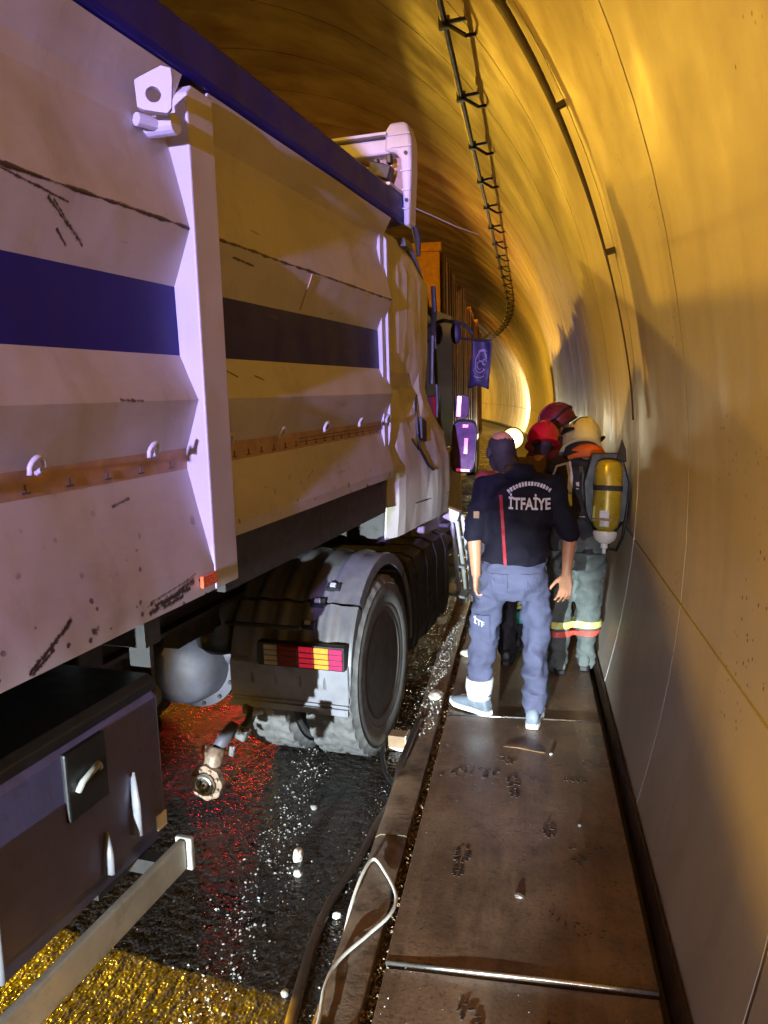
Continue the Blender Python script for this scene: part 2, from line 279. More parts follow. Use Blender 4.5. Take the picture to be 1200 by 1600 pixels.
def asphalt():
    m, nt, b = new_mat('wet_asphalt')
    c = ramp(nt, noise_tex(nt, 80, 4, 0.6), [(0.35,(0.012,0.011,0.011)),(0.7,(0.042,0.038,0.036))])
    d = noise_tex(nt, 2.0, 6, 0.6); c = mix(nt, ramp(nt, d, [(0.5,0.0),(0.68,0.7)]), c, (0.05,0.035,0.024))
    nt.links.new(c, b.inputs['Base Color'])
    nt.links.new(ramp(nt, noise_tex(nt, 3.0, 4), [(0.38,0.16),(0.62,0.36)]), b.inputs['Roughness'])
    b.inputs['Specular IOR Level'].default_value = 0.6
    v = nt.nodes.new('ShaderNodeTexVoronoi'); v.inputs['Scale'].default_value = 85; v.feature='SMOOTH_F1'; tc = nt.nodes.new('ShaderNodeTexCoord'); nt.links.new(tc.outputs['Object'], v.inputs['Vector'])
    p = bump(nt, b, noise_tex(nt, 1.0, 4, 0.55, stretch=(24,3.2,1)), 0.55, 0.02); p = bump(nt, b, v.outputs['Distance'], 0.6, 0.009, p); bump(nt, b, noise_tex(nt, 220, 3), 0.35, 0.003, p)
    return m
M['asphalt'] = asphalt()
def plate_mat():
    m, nt, b = new_mat('wet_plate')
    c = ramp(nt, noise_tex(nt, 3.2, 7, 0.62), [(0.28,(0.085,0.052,0.030)),(0.52,(0.20,0.125,0.076)),(0.75,(0.31,0.20,0.125))])
    g = noise_tex(nt, 3.0, 6, 0.6, stretch=(3.0,0.5,1)); c = mix(nt, ramp(nt, g, [(0.52,0.0),(0.75,0.6)]), c, (0.06,0.036,0.024))
    sm = noise_tex(nt, 9, 7, 0.7); c = mix(nt, ramp(nt, sm, [(0.60,0.0),(0.70,0.75)]), c, (0.035,0.022,0.015))
    sp_ = noise_tex(nt, 75, 5, 0.7); c = mix(nt, ramp(nt, sp_, [(0.52,0.0),(0.66,0.7)]), c, (0.045,0.028,0.018)); wr_ = noise_tex(nt, 1.6, 6, 0.65, stretch=(4.5,0.8,1)); c = mix(nt, ramp(nt, wr_, [(0.52,0.0),(0.72,0.55)]), c, (0.36,0.25,0.165))
    sc = noise_tex(nt, 5, 3, 0.5, stretch=(0.7,9,1)); c = mix(nt, ramp(nt, sc, [(0.69,0.0),(0.73,0.4)]), c, (0.30,0.23,0.17))
    nt.links.new(c, b.inputs['Base Color'])
    nt.links.new(ramp(nt, noise_tex(nt, 2.4, 5), [(0.35,0.24),(0.65,0.5)]), b.inputs['Roughness'])
    p = bump(nt, b, noise_tex(nt, 6, 4), 0.2, 0.012); bump(nt, b, noise_tex(nt, 70, 5, 0.7), 0.25, 0.004, p)
    return m
M['plate'] = plate_mat()

# ------------------------------------------------------------------ mesh helpers
class MB:
    def __init__(s): s.v=[]; s.f=[]; s.m=[]
    def add(s, vs, fs, mi=0):
        o=len(s.v); s.v += [tuple(v) for v in vs]; s.f += [tuple(i+o for i in f) for f in fs]; s.m += [mi]*len(fs); return s
    def box(s, c, sz, rot=None, mi=0, taper=1.0):
        x,y,z = sz[0]/2, sz[1]/2, sz[2]/2
        vs = [Vector((sx*x*(taper if sz_>0 else 1), sy*y*(taper if sz_>0 else 1), sz_*z)) for sz_ in (-1,1) for sx,sy in ((-1,-1),(1,-1),(1,1),(-1,1))]
        if rot is not None: vs=[rot@v for v in vs]
        c=Vector(c); return s.add([v+c for v in vs], [(3,2,1,0),(4,5,6,7),(0,1,5,4),(1,2,6,5),(2,3,7,6),(3,0,4,7)], mi)
    def bbox(s, x0,x1,y0,y1,z0,z1, mi=0): return s.box(((x0+x1)/2,(y0+y1)/2,(z0+z1)/2),(x1-x0,y1-y0,z1-z0),None,mi)
    def prism(s, poly, axis, a0, a1, mi=0):
        # poly: 2D points; axis 'x','y','z' extruded from a0 to a1
        def P(p,a): return {'x':(a,p[0],p[1]),'y':(p[0],a,p[1]),'z':(p[0],p[1],a)}[axis]
        n=len(poly); vs=[P(p,a0) for p in poly]+[P(p,a1) for p in poly]
        return s.add(vs, [tuple(range(n))[::-1], tuple(range(n,2*n))]+[(i,(i+1)%n,n+(i+1)%n,n+i) for i in range(n)], mi)
    def loft(s, rings, mi=0, caps=True, closed=False):
        n=len(rings[0]); vs=[p for r in rings for p in r]; fs=[]
        k=len(rings)
        for i in range(k if closed else k-1):
            j=(i+1)%k
            for q in range(n): fs.append((i*n+q, i*n+(q+1)%n, j*n+(q+1)%n, j*n+q))
        if caps and not closed: fs.append(tuple(range(n))[::-1]); fs.append(tuple((k-1)*n+q for q in range(n)))
        return s.add(vs, fs, mi)
    def tube(s, pts, r, n=8, mi=0, caps=True, flat=1.0):
        pts=[Vector(p) for p in pts]; rs = r if isinstance(r,(list,tuple)) else [r]*len(pts); rings=[]; up=None
        for i,p in enumerate(pts):
            t=(pts[min(i+1,len(pts)-1)]-pts[max(i-1,0)]).normalized()
            if up is None: up = Vector((0,0,1)) if abs(t.z)<0.9 else Vector((0,1,0))
            a=t.cross(up).normalized(); b=a.cross(t).normalized(); up=b
            rings.append([p+a*math.cos(q*2*math.pi/n)*rs[i]+b*math.sin(q*2*math.pi/n)*rs[i]*flat for q in range(n)])
        return s.loft(rings, mi, caps)
    def cyl(s, p0, p1, r, n=16, mi=0, r1=None): return s.tube([p0,p1],[r, r if r1 is None else r1], n, mi)
    def capsule(s, p0, r0, p1, r1, n=14, h=4, mi=0):
        p0,p1=Vector(p0),Vector(p1); t=(p1-p0); L=t.length; t=t/L if L>1e-6 else Vector((0,0,1))
        up=Vector((0,0,1)) if abs(t.z)<0.9 else Vector((0,1,0)); a=t.cross(up).normalized(); b=a.cross(t)
        rings=[]
        for i in range(h+1):
            th=(-math.pi/2)*(1-i/h)*0.98; rings.append((p0+t*r0*math.sin(th), r0*math.cos(th)))
        for i in range(h+1):
            th=(math.pi/2)*(i/h)*0.98; rings.append((p1+t*r1*math.sin(th), r1*math.cos(th)))
        return s.loft([[c+a*math.cos(q*2*math.pi/n)*r+b*math.sin(q*2*math.pi/n)*r for q in range(n)] for c,r in rings], mi)
    def ell(s, c, a, b, d, n=16, h=10, mi=0):   # ellipsoid from three half axes (vectors)
        c,a,b,d=Vector(c),Vector(a),Vector(b),Vector(d); rings=[]
        for i in range(h+1):
            th=-math.pi/2*0.985+math.pi*0.985*i/h
            rings.append([c+d*math.sin(th)+(a*math.cos(q*2*math.pi/n)+b*math.sin(q*2*math.pi/n))*math.cos(th) for q in range(n)])
        return s.loft(rings, mi)
    def lathe(s, prof, c, axis, n=32, mi=0, closed=False):  # prof (r, along)
        c=Vector(c); t=Vector(axis).normalized(); up=Vector((0,0,1)) if abs(t.z)<0.9 else Vector((0,1,0)); a=t.cross(up).normalized(); b=a.cross(t)
        return s.loft([[c+t*h+a*math.cos(q*2*math.pi/n)*r+b*math.sin(q*2*math.pi/n)*r for q in range(n)] for r,h in prof], mi, True, closed)
    def build(s, name, mats, parent=None, smooth=False, bevel=0, loc=None, fix=True):
        me=bpy.data.meshes.new(name); me.from_pydata(s.v,[],s.f)
        for m in (mats if isinstance(mats,(list,tuple)) else [mats]): me.materials.append(m)
        if any(s.m): me.polygons.foreach_set('material_index', s.m)
        if fix:
            bm=bmesh.new(); bm.from_mesh(me); bmesh.ops.recalc_face_normals(bm, faces=bm.faces); bm.to_mesh(me); bm.free()
        if smooth: me.shade_smooth() if hasattr(me,'shade_smooth') else me.polygons.foreach_set('use_smooth',[True]*len(me.polygons))
        o=bpy.data.objects.new(name, me); COL.objects.link(o)
        if parent is not None: o.parent=parent
        if loc is not None: o.location=loc
        if bevel:
            md=o.modifiers.new('bevel','BEVEL'); md.width=bevel; md.segments=2; md.limit_method='ANGLE'; md.angle_limit=R(40)
        return o
def autosmooth(o, ang=40):
    me=o.data; me.polygons.foreach_set('use_smooth',[True]*len(me.polygons))
    bm=bmesh.new(); bm.from_mesh(me)
    for e in bm.edges:
        if len(e.link_faces)==2 and e.calc_face_angle(0)>R(ang): e.smooth=False
    bm.to_mesh(me); bm.free(); return o
def thing(name, label, cat, loc=(0,0,0), rz=0.0, group=None):
    o=bpy.data.objects.new(name,None); COL.objects.link(o); o.location=loc; o.rotation_euler=(0,0,rz); o.empty_display_size=0.1
    return tag(o,label,cat,group)
def tag(o, label=None, cat=None, group=None, kind=None):
    if label: o['label']=label
    if cat: o['category']=cat
    if group: o['group']=group
    if kind: o['kind']=kind
    return o
def dup(o, parent=None, loc=None, name=None):
    c=o.copy(); COL.objects.link(c)
    if parent is not None: c.parent=parent
    if loc is not None: c.location=loc
    for ch in list(o.children): dup(ch, c)
    return c

# ================================================================== SETTING
# ---- road: dense near grid with real grain, coarse far
def axis_vals(lo, d0, d1, hi, step, cn0, cn1):
    a=list(np.linspace(lo,d0,cn0,endpoint=False))+list(np.arange(d0,d1,step))+list(np.linspace(d1,hi,cn1)); return np.array(a)
xs=axis_vals(-10.2,-1.9,-0.66,-0.635,0.009,14,2); ys=axis_vals(-14,1.3,5.4,79,0.009,10,60)
def smooth_noise(h,w,sig):
    a=rng.standard_normal((h,w)); k=int(sig*3)+1; x=np.arange(-k,k+1); g=np.exp(-x*x/(2*sig*sig)); g/=g.sum()
    a=np.apply_along_axis(lambda r: np.convolve(r,g,'same'),0,a); a=np.apply_along_axis(lambda r: np.convolve(r,g,'same'),1,a); return a/a.std()
XX,YY=np.meshgrid(xs,ys); H=smooth_noise(len(ys),len(xs),0.9)*0.0016+smooth_noise(len(ys),len(xs),9)*0.0012
fade=np.clip((XX+1.95)/0.15,0,1)*np.clip((YY-1.25)/0.1,0,1)*np.clip((5.5-YY)/0.3,0,1)
ZZ=H*fade
cxs=np.array([cx(y) for y in ys])[:,None]
verts=np.stack([XX+cxs,YY,ZZ],-1).reshape(-1,3); nx=len(xs); ny=len(ys)
ii=(np.arange(ny-1)[:,None]*nx+np.arange(nx-1)[None]).reshape(-1); faces=np.stack([ii,ii+1,ii+nx+1,ii+nx],-1)
me=bpy.data.meshes.new('road'); me.from_pydata(verts.tolist(),[],faces.tolist()); me.materials.append(M['asphalt']); me.polygons.foreach_set('use_smooth',[True]*len(me.polygons))
road=bpy.data.objects.new('road',me); COL.objects.link(road); tag(road,kind='structure')
# ---- ground under everything
MB().bbox(-45,4,-16,84,-0.5,-0.06).build('ground',M['joint']).__setitem__('kind','structure')

# ---- tunnel: lining panels ring by ring
tun=thing('tunnel','curved concrete tunnel lining built of rings, lit yellow by sodium lamps','tunnel')
A0=math.asin((0.10-TCZ)/TR); AG=math.asin((1.10-TCZ)/TR); A1=math.pi+math.asin((1.5-0.0)/TR)
def panel(name,y0,y1,a0,a1,n):
    mb=MB(); rings=[]
    for y in (y0,y1):
        rings.append([wallpt(a0+(a1-a0)*i/n,y) for i in range(n+1)]+[wallpt(a1-(a1-a0)*i/n,y,TR+0.05) for i in range(n+1)])
    mb.loft(rings,0,True)
    o=mb.build(name,M['concrete'],tun); return autosmooth(o,30)
k0=-int((RING0+13)/RING); gap=0.010
i=k0
while RING0+i*RING < 78:
    y0=RING0+i*RING+gap; y1=RING0+(i+1)*RING-gap
    panel('wall_panel',y0,y1,A0,AG-0.0012,6); panel('vault_panel',y0,y1,AG+0.0012,A1,72 if y0<30 else 40); i+=1
mb=MB(); 
for y in np.linspace(-13,110,60): pass
mb.loft([[wallpt(A0-0.02+(A1-A0+0.04)*q/60,y,TR+0.02) for q in range(61)]+[wallpt(A1+0.02-(A1-A0+0.04)*q/60,y,TR+0.3) for q in range(61)] for y in np.linspace(-13,80,60)],0)
mb.build('joint_backing',M['joint'],tun)
# pale sealant in the joint beside the walkway
mb=MB(); mb.loft([[wallpt(a,RING0-0.007,TR-0.002),wallpt(a,RING0+0.007,TR-0.002),wallpt(a,RING0+0.007,TR+0.012),wallpt(a,RING0-0.007,TR+0.012)] for a in np.linspace(A0+0.01,0.10,24)])
mb.build('joint_sealant',M['sealant'],tun)
# closed far end beyond the bend
MB().bbox(-40,4,80,80.2,-0.3,8).build('far_bulkhead',M['joint'],tun)

# ---- walkway: base, cover plates, kerb stones, gutter
PZ=0.15
walk=MB().bbox(-0.52,0.48,-6,22,-0.05,PZ-0.055).build('walkway',M['joint']); tag(walk,kind='structure')
def plate(y0,y1,dz,tilt):
    mb=MB(); nx_,ny_=14,28; x0,x1=-0.452+random.uniform(-.004,.004),0.402+random.uniform(-.003,.003)
    top=[]; 
    for j in range(ny_+1):
        for i_ in range(nx_+1):
            x=x0+(x1-x0)*i_/nx_; y=y0+(y1-y0)*j/ny_
            top.append((x,y,PZ+dz+tilt*(j/ny_-0.5)+0.0022*noise.noise((x*3,y*3,dz*90))))
    fs=[(j*(nx_+1)+q,j*(nx_+1)+q+1,(j+1)*(nx_+1)+q+1,(j+1)*(nx_+1)+q) for j in range(ny_) for q in range(nx_)]
    mb.add(top,fs)
    rim=[q for q in range(nx_+1)]+[(j)*(nx_+1)+nx_ for j in range(1,ny_+1)]+[ny_*(nx_+1)+q for q in range(nx_-1,-1,-1)]+[j*(nx_+1) for j in range(ny_-1,0,-1)]
    lo=[Vector(top[q])-Vector((0,0,0.035)) for q in rim]; n=len(rim)
    o=len(mb.v); mb.v+= [tuple(v) for v in lo]
    for q in range(n): mb.f.append((rim[q],o+q,o+(q+1)%n,rim[(q+1)%n])); mb.m.append(0)
    mb.f.append(tuple(o+q for q in range(n))); mb.m.append(0)
    ob=mb.build('cover_plate',M['plate'],walk,bevel=0.004); return ob
ply=[(-1.62,0.27),(0.285,2.195),(2.210,4.165),(4.195,6.15),(6.17,8.12),(8.14,10.1),(10.12,12.1),(12.12,14.1),(14.12,16.1),(16.12,18.1),(18.12,20.1)]
for q,(a,b) in enumerate(ply): plate(a,b,[0,0.0,0.014,0.004,0.0,0.006,0,0.004,0,0.003,0][q],[0,0,-0.006,0.004,0,0.002,0,0,0,0,0][q])
# folded steel lip at the raised plate end, bright worn edge
for y,z in ((2.203,PZ+0.016),(4.180,PZ+0.008)):
    mb=MB(); mb.tube([(-0.45,y,z-0.003),(-0.2,y-0.004,z+0.001),(0.05,y-0.001,z),(0.25,y-0.004,z),(0.398,y-0.002,z-0.003)],0.0065,8); mb.build('plate_lip',M['steel'],walk,smooth=True)
MB().tube([(-0.43,4.115,PZ+0.0065),(0.0,4.118,PZ+0.0065),(0.40,4.112,PZ+0.0065)],0.004,6).build('plate_lip',M['galv'],walk)
kerb=MB().bbox(-0.60,-0.5,-6,22,-0.06,0.05).build('kerb',M['joint']); tag(kerb,kind='structure')
y=-4.05
while y<21:
    L=0.995; mb=MB(); h=PZ-0.005+random.uniform(-.004,.004); x0=-0.638+random.uniform(-.004,.004)
    prof=[(x0,-0.06),(-0.497,-0.06),(-0.497,h),(-0.505,h+0.004),(x0+0.03,h+0.002),(x0+0.008,h-0.012),(x0,h-0.04)]
    rings=[]
    for j in range(13):
        yy=y+L*j/12; rings.append([(px+0.004*noise.noise((px*9,yy*5,pz*9)),yy,pz+0.005*noise.noise((px*14,yy*6,3+pz))*(1 if pz>0 else 0)) for px,pz in prof])
    mb.loft(rings); autosmooth(mb.build('kerb_stone',M['rubbing'],kerb),35); y+=1.0
gut=MB().bbox(0.405,0.50,-6,22,-0.05,0.07).build('gutter',M['gutter']); tag(gut,kind='structure')
MB().prism([(0.425,0.072),(0.452,0.072),(0.461,0.205),(0.452,0.210)],'y',-6,21).build('gutter_angle',M['gutter'],gut)

# ---- ring-following conduit, wall cable on brackets
cab=thing('lighting_cable','black lighting cable running along the upper wall on small brackets','cable')
AC=math.asin((4.72-TCZ)/TR)
mb=MB(); mb.tube([wallpt(AC+0.0004*math.sin(y*4.3),y,TR-0.13) for y in np.arange(1.0,76,0.7)],0.026,6); mb.build('cable_run',M['black'],cab,smooth=True)
br=None
for kk,yb in enumerate(np.arange(1.7,70,1.45)):
    p=wallpt(AC,yb,TR-0.13); q=wallpt(AC-0.018,yb,TR+0.01); e=wallpt(AC-0.035,yb,TR-0.07); e2=wallpt(AC-0.04,yb+.04,TR-0.005)
    mb=MB(); mb.cyl(p,q,0.016,6); mb.cyl(p,e,0.017,6); mb.cyl(e,e2,0.014,6); mb.box(p,(0.08,0.05,0.08)); mb.build('bracket',M['black'],cab)
con=thing('wall_conduit','thick dark conduit arching down the wall over a ring joint','conduit')
aa=np.linspace(0.06,AC+0.10,40)
def cony(a): return RING0-0.02+0.38*max(0,(a-0.30)/0.5)**1.4 if a>0.30 else RING0-0.02
mb=MB(); mb.tube([wallpt(a,cony(a),TR-0.03-0.03*math.sin(min(1,max(0,(a-.1)/.5))*math.pi)) for a in aa],[0.005+0.026*min(1,max(0,(a-0.22)/0.35)) for a in aa],8); mb.build('conduit_pipe',M['conduit'],con,smooth=True)
for a in (0.25,0.42,0.56,0.68):
    mb=MB(); p=wallpt(a,cony(a),TR-0.03); mb.box(p,(0.06,0.05,0.03),Matrix.Rotation(-a,3,'Y')); mb.build('clip',M['conduit'],con)

# ---- luminaires
t=thing('added_flood_lamp','narrow yellow flood lamp added unseen on the left wall to light the road','luminaire',LOWL)
MB().box((-0.06,0,0),(0.10,0.26,0.20)).build('housing',M['galv'],t,bevel=0.01); MB().box((-0.004,0,0),(0.010,0.22,0.16)).build('lens',M['sodium_lens'],t); MB().box((-0.30,0,0),(0.38,0.08,0.06)).build('bracket',M['dark_steel'],t)

lum_group={'crown':'tunnel luminaires left of the crown','right':'tunnel luminaires right of the crown','side':'tunnel luminaires on the left wall'}
lum_lab=['crown luminaire behind the camera, left of the crown line','crown luminaire lit above the tipper headboard, nearest ahead','crown luminaire lit above the tail of the ribbed lorry','crown luminaire lit above the far end of the ribbed lorry','crown luminaire where the tunnel starts to bend away','crown luminaire beyond the bend, furthest of all','right hand luminaire far behind the camera','right hand luminaire over the tail of the tipper trailer','wall luminaire on the left wall beside the tipper trailer','wall luminaire on the left wall beside the ribbed lorry']
for (p,k),lb in zip(LUM,lum_lab):
    t=thing('tunnel_luminaire',lb,'luminaire',p,0,lum_group[k])
    if k!='side':
        MB().box((0,0,0),(0.30,0.7,0.14),None,0,0.85).build('housing',M['galv'],t,bevel=0.01); MB().box((0,0,-0.076),(0.22,0.6,0.010)).build('lens',M['sodium_lens'],t)
        for s in (-.25,.25): MB().cyl((0,s,0.06),(0,s,1.27 if k=='crown' else 0.42),0.012,6).build('hanger',M['dark_steel'],t)
    else:
        MB().box((0,0,0),(0.14,0.7,0.30)).build('housing',M['galv'],t,bevel=0.01); MB().box((0.076,0,0),(0.010,0.6,0.22)).build('lens',M['sodium_lens'],t)
        MB().box((-0.22,0,0.05),(0.32,0.1,0.06)).build('hanger',M['dark_steel'],t)

# ================================================================== DUMP TRAILER (local: x right of its side plane, y forward, z up)
G_TRUCK='jackknifed articulated tipper'
tr=thing('dump_trailer','white tipper trailer with dark blue stripes and a bright side post beside the walkway','trailer',TORG,-TYAW)
PROF=[(0.0,1.358),(0.0,1.440),(-0.075,1.745),(-0.080,1.765),(-0.080,1.820),(-0.078,1.835),(-0.022,1.992),(-0.080,2.135),(-0.084,2.352),(-0.018,2.525),(-0.080,2.80),(-0.075,2.86),(-0.010,2.975)]
def prof_piece(name,segs,y0,y1,mat,prof=PROF,dent=0.0,thick=0.02,ny=40):
    mb=MB(); pts=[]
    for (x,z) in prof[segs[0]:segs[1]+1]: pts.append((x,z))
    fine=[]
    for (a,b) in zip(pts[:-1],pts[1:]):
        for q in range(3): t=q/3; fine.append((a[0]+(b[0]-a[0])*t,a[1]+(b[1]-a[1])*t))
    fine.append(pts[-1])
    rings=[]
    for j in range(ny+1):
        y=y0+(y1-y0)*j/ny
        def D(x,z): return dent*(noise.noise((y*1.7,z*2.1,4.2))+0.5*noise.noise((y*4.5,z*4.0,9.1)))
        rings.append([(x+D(x,z),y,z) for x,z in fine]+[(x-thick,y,z) for x,z in fine[::-1]])
    mb.loft(rings); o=mb.build(name,mat,tr); autosmooth(o,14); return o
YB=-7.0; YP0,YP1=2.395,2.552; YF=4.535
for (a,b,fr) in ((YB,YP0,0),(YP1,YF,1)):
    P=list(PROF)
    if fr: P[0]=(-0.03,1.50); P[1]=(-0.028,1.545)
    nn=90 if not fr else 40
    prof_piece('side_panel',(0,3),a,b,M['tub_white'],P,0.004,ny=nn)
    prof_piece('reflective_tape',(3,5),a,b,M['tape'],P,0.002,ny=nn)
    prof_piece('side_panel',(5,7),a,b,M['tub_white'],P,0.006,ny=nn)
    prof_piece('blue_stripe',(7,8),a,b,M['tub_blue'],P,0.004,ny=nn)
    prof_piece('side_panel',(8,12),a,b,M['tub_white'],P,0.006,ny=nn)
# worn print on the tape: short T and bar marks
mb=MB()
y=-0.2
while y<YF-0.08:
    if not (YP0-0.03<y<YP1+0.03):
        mb.bbox(-0.0795,-0.0770,y,y+0.030,1.776,1.780); mb.bbox(-0.0795,-0.0772,y+0.012,y+0.017,1.779,1.800)
    y+=0.155 if y<YP1 else 0.11
mb.build('tape_marks',M['tape_print'],tr)['kind']='stuff'
for z in (1.806,1.790): 
    mb=MB(); mb.bbox(-0.0795,-0.0775,3.3,YF-0.05,z,z+0.0035); mb.build('tape_line',M['tape_print'],tr)
# top rail, blue
mb=MB(); mb.prism([(-0.13,2.972),(0.0,2.982),(0.012,3.0),(0.012,3.118),(0.0,3.135),(-0.13,3.135)],'y',YB,4.78); mb.build('top_rail',M['tub_blue'],tr,bevel=0.006)
# stiffener posts with lifting lugs
def post(y0,y1):
    mb=MB(); zt=2.925
    mb.prism([(y0,1.357),(y1,1.357),(y1,zt+0.03),(y0+0.03,zt+0.03),(y0,zt)],'x',-0.13,0.002); return mb.build('side_post',M['tub_clean'],tr,bevel=0.006)
for y0 in (YP0,-2.3,-5.0): post(y0,y0+YP1-YP0)
for y0 in (YP0,-2.3,-5.0):
    mb=MB(); c=(y0-0.20,2.845)
    poly=[(-0.046,-0.040),(0.046,-0.050),(0.056,0.062),(0.046,0.088),(-0.050,0.038)]
    # lug: plate with a real hole (ring of quads)
    n=20; out=[]; inn=[]
    for q in range(n):
        a=2*math.pi*q/n; d=Vector((math.cos(a),math.sin(a)))
        # ray/polygon
        best=1
        for (p0,p1) in zip(poly,poly[1:]+poly[:1]):
            e=Vector(p1)-Vector(p0); den=d.x*e.y-d.y*e.x
            if abs(den)<1e-9: continue
            t=(p0[0]*e.y-p0[1]*e.x)/den; u=(p0[0]*d.y-p0[1]*d.x)/den
            if t>0 and -1e-6<=u<=1+1e-6: best=min(best,t)
        out.append(d*best); inn.append(d*0.021)
    vs=[]; 
    for X in (-0.012,0.012):
        vs+= [(X,p.x,p.y) for p in out]+[(X,p.x,p.y) for p in inn]
    fs=[]
    for q in range(n):
        r_=(q+1)%n
        fs+= [(q,r_,n+r_,n+q),(2*n+q,2*n+r_,3*n+r_,3*n+q),(q,r_,2*n+r_,2*n+q),(n+q,n+r_,3*n+r_,3*n+q)]
    # rotate so that the plate faces rearward
    rot=Matrix.Rotation(R(-62),3,'Z')
    mb.add([rot@Vector(v)+Vector((0.018,c[0]+0.0,c[1])) for v in vs],fs)
    mb.cyl((-0.075,c[0]+0.10,c[1]-0.045),(0.022,c[0]+0.10,c[1]-0.045),0.030,16)
    mb.cyl((-0.06,c[0]+0.02,c[1]-0.045),(-0.02,c[0]+0.12,c[1]-0.045),0.02,8)
    mb.build('lifting_lug',M['tub_clean'],tr,bevel=0.002)
# rope hooks
def hook(y,mat):
    mb=MB(); pts=[(-0.06,y+0.024,1.825)]+[(-0.034+0.010*math.sin(a),y+0.024*math.cos(a),1.84+0.028*math.sin(a)) for a in np.linspace(0,math.pi*0.95,9)]+[(-0.032,y-0.026,1.826)]
    mb.tube(pts,0.0070,8); mb.build('rope_hook',mat,tr,smooth=True)
for y in (-1.9,-1.2,-0.6,0.2,0.9,1.67,2.147,2.60,3.03,3.506,3.982,4.44): hook(y,M['tub_clean'])
# front flange plate and front wall
mb=MB(); mb.prism([(-0.30,1.50),(-0.10,1.50),(-0.052,1.72),(-0.045,1.80),(-0.045,2.86),(-0.08,2.92),(-0.30,2.95)],'y',YF+0.001,YF+0.028); mb.build('front_flange',M['tub_clean'],tr,bevel=0.003)
MB().bbox(-2.38,-0.06,YF-0.07,YF-0.02,1.5,3.128).build('front_wall',M['tub_white'],tr)
mb=MB(); mb.bbox(-2.42,-2.38,YB,YF,1.36,3.13); mb.build('far_side_wall',M['tub_white'],tr)
MB().bbox(-2.38,-0.10,YB,YF-0.08,1.36,1.50).build('tub_floor',M['dark_steel'],tr)
MB().bbox(-2.38,-0.10,YB,YB+0.05,1.5,3.1).build('tailgate',M['tub_white'],tr)
# load: rubble heaped inside, just under the rail
mb=MB(); nx_,ny_=16,60
mb.add([(-2.37+2.2*i_/nx_, YB+0.06+(YF-YB-0.15)*j/ny_, 2.55+0.35*math.sin(math.pi*i_/nx_)*1.0+0.10*noise.noise((i_*.5,j*.5,2))) for j in range(ny_+1) for i_ in range(nx_+1)],[(j*(nx_+1)+q,j*(nx_+1)+q+1,(j+1)*(nx_+1)+q+1,(j+1)*(nx_+1)+q) for j in range(ny_) for q in range(nx_)])
mb.build('rubble_load',M['rubbing'],tr)['kind']='stuff'
# orange side reflector and its backing
MB().bbox(0.003,0.016,2.295,2.385,1.385,1.425).build('side_reflector',M['reflector'],tr,bevel=0.003)
def prof_x(z):
    for (a0,b0) in zip(PROF[:-1],PROF[1:]):
        if a0[1]<=z<=b0[1]: return a0[0]+(b0[0]-a0[0])*(z-a0[1])/(b0[1]-a0[1])
    return 0
# pivot gussets below the front panel
mb=MB(); 
poly=[(3.36,1.50),(3.60,1.50),(3.58,1.42),(3.50,1.33),(3.42,1.30),(3.38,1.33)]
mb.prism(poly,'x',-0.18,-0.13); mb.build('hinge_gusset',M['tub_clean'],tr,bevel=0.006)
for (y,z) in ((3.46,1.37),(3.50,1.44)): MB().cyl((-0.131,y,z),(-0.118,y,z),0.014,8).build('bolt',M['dark_steel'],tr)
# chassis beams, cross members, stowage and legs under the tub
for x in (-0.72,-1.78):
    mb=MB(); mb.bbox(x-0.01,x+0.01,YB,4.4,0.96,1.34); mb.bbox(x-0.07,x+0.07,YB,4.4,1.34,1.357); mb.bbox(x-0.07,x+0.07,YB,4.4,0.94,0.96); mb.build('chassis_beam',M['dark_steel'],tr)
for y in np.arange(-6,2.4,0.9): MB().bbox(-2.3,-0.08,y,y+0.08,1.24,1.356).build('cross_member',M['dark_steel'],tr)
MB().bbox(-2.34,-0.06,2.56,4.45,1.30,1.49).build('front_bolster',M['dark_steel'],tr)
tb=MB(); poly=[(-0.62,1.075),(-0.150,1.075),(-0.125,1.045),(-0.125,0.62),(-0.16,0.53),(-0.60,0.50)]
tb.prism(poly,'y',0.85,2.205); box_=tb.build('toolbox',M['toolbox'],tr,bevel=0.015)
MB().bbox(-0.135,-0.112,1.755,1.925,0.85,1.05).build('latch_recess',M['black'],box_,bevel=0.006)
mb=MB(); mb.tube([(-0.108,1.79,0.93),(-0.098,1.80,0.955),(-0.098,1.87,0.975),(-0.108,1.885,0.955)],0.010,6); mb.build('latch',M['galv'],box_,smooth=True)
for (y,z0,z1) in ((2.04,0.66,0.86),(1.90,0.62,0.74),(1.48,0.60,0.92)):
    mb=MB(); mb.tube([(-0.118,y,z1),(-0.108,y-0.01,(z0+z1)/2),(-0.112,y-0.012,z0)],[0.008,0.018,0.022],8,flat=0.5); mb.build('strap',M['grey_plastic'],box_,smooth=True)
MB().bbox(-0.124,-0.118,2.145,2.195,0.60,0.65).build('marker_plate',M['white_plastic'],box_)
# side guard rail, mill finish, with end cap
ra=MB(); ra.bbox(-0.085,-0.055,0.6,2.20,0.442,0.548); rail=ra.build('side_guard_rail',M['galv'],tr,bevel=0.008)
MB().bbox(-0.10,-0.038,2.202,2.225,0.435,0.55).build('end_cap',M['galv'],rail,bevel=0.006)
for y in (1.05,2.1): MB().bbox(-0.22,-0.087,y,y+0.05,0.47,0.52).build('bracket',M['dark_steel'],rail)
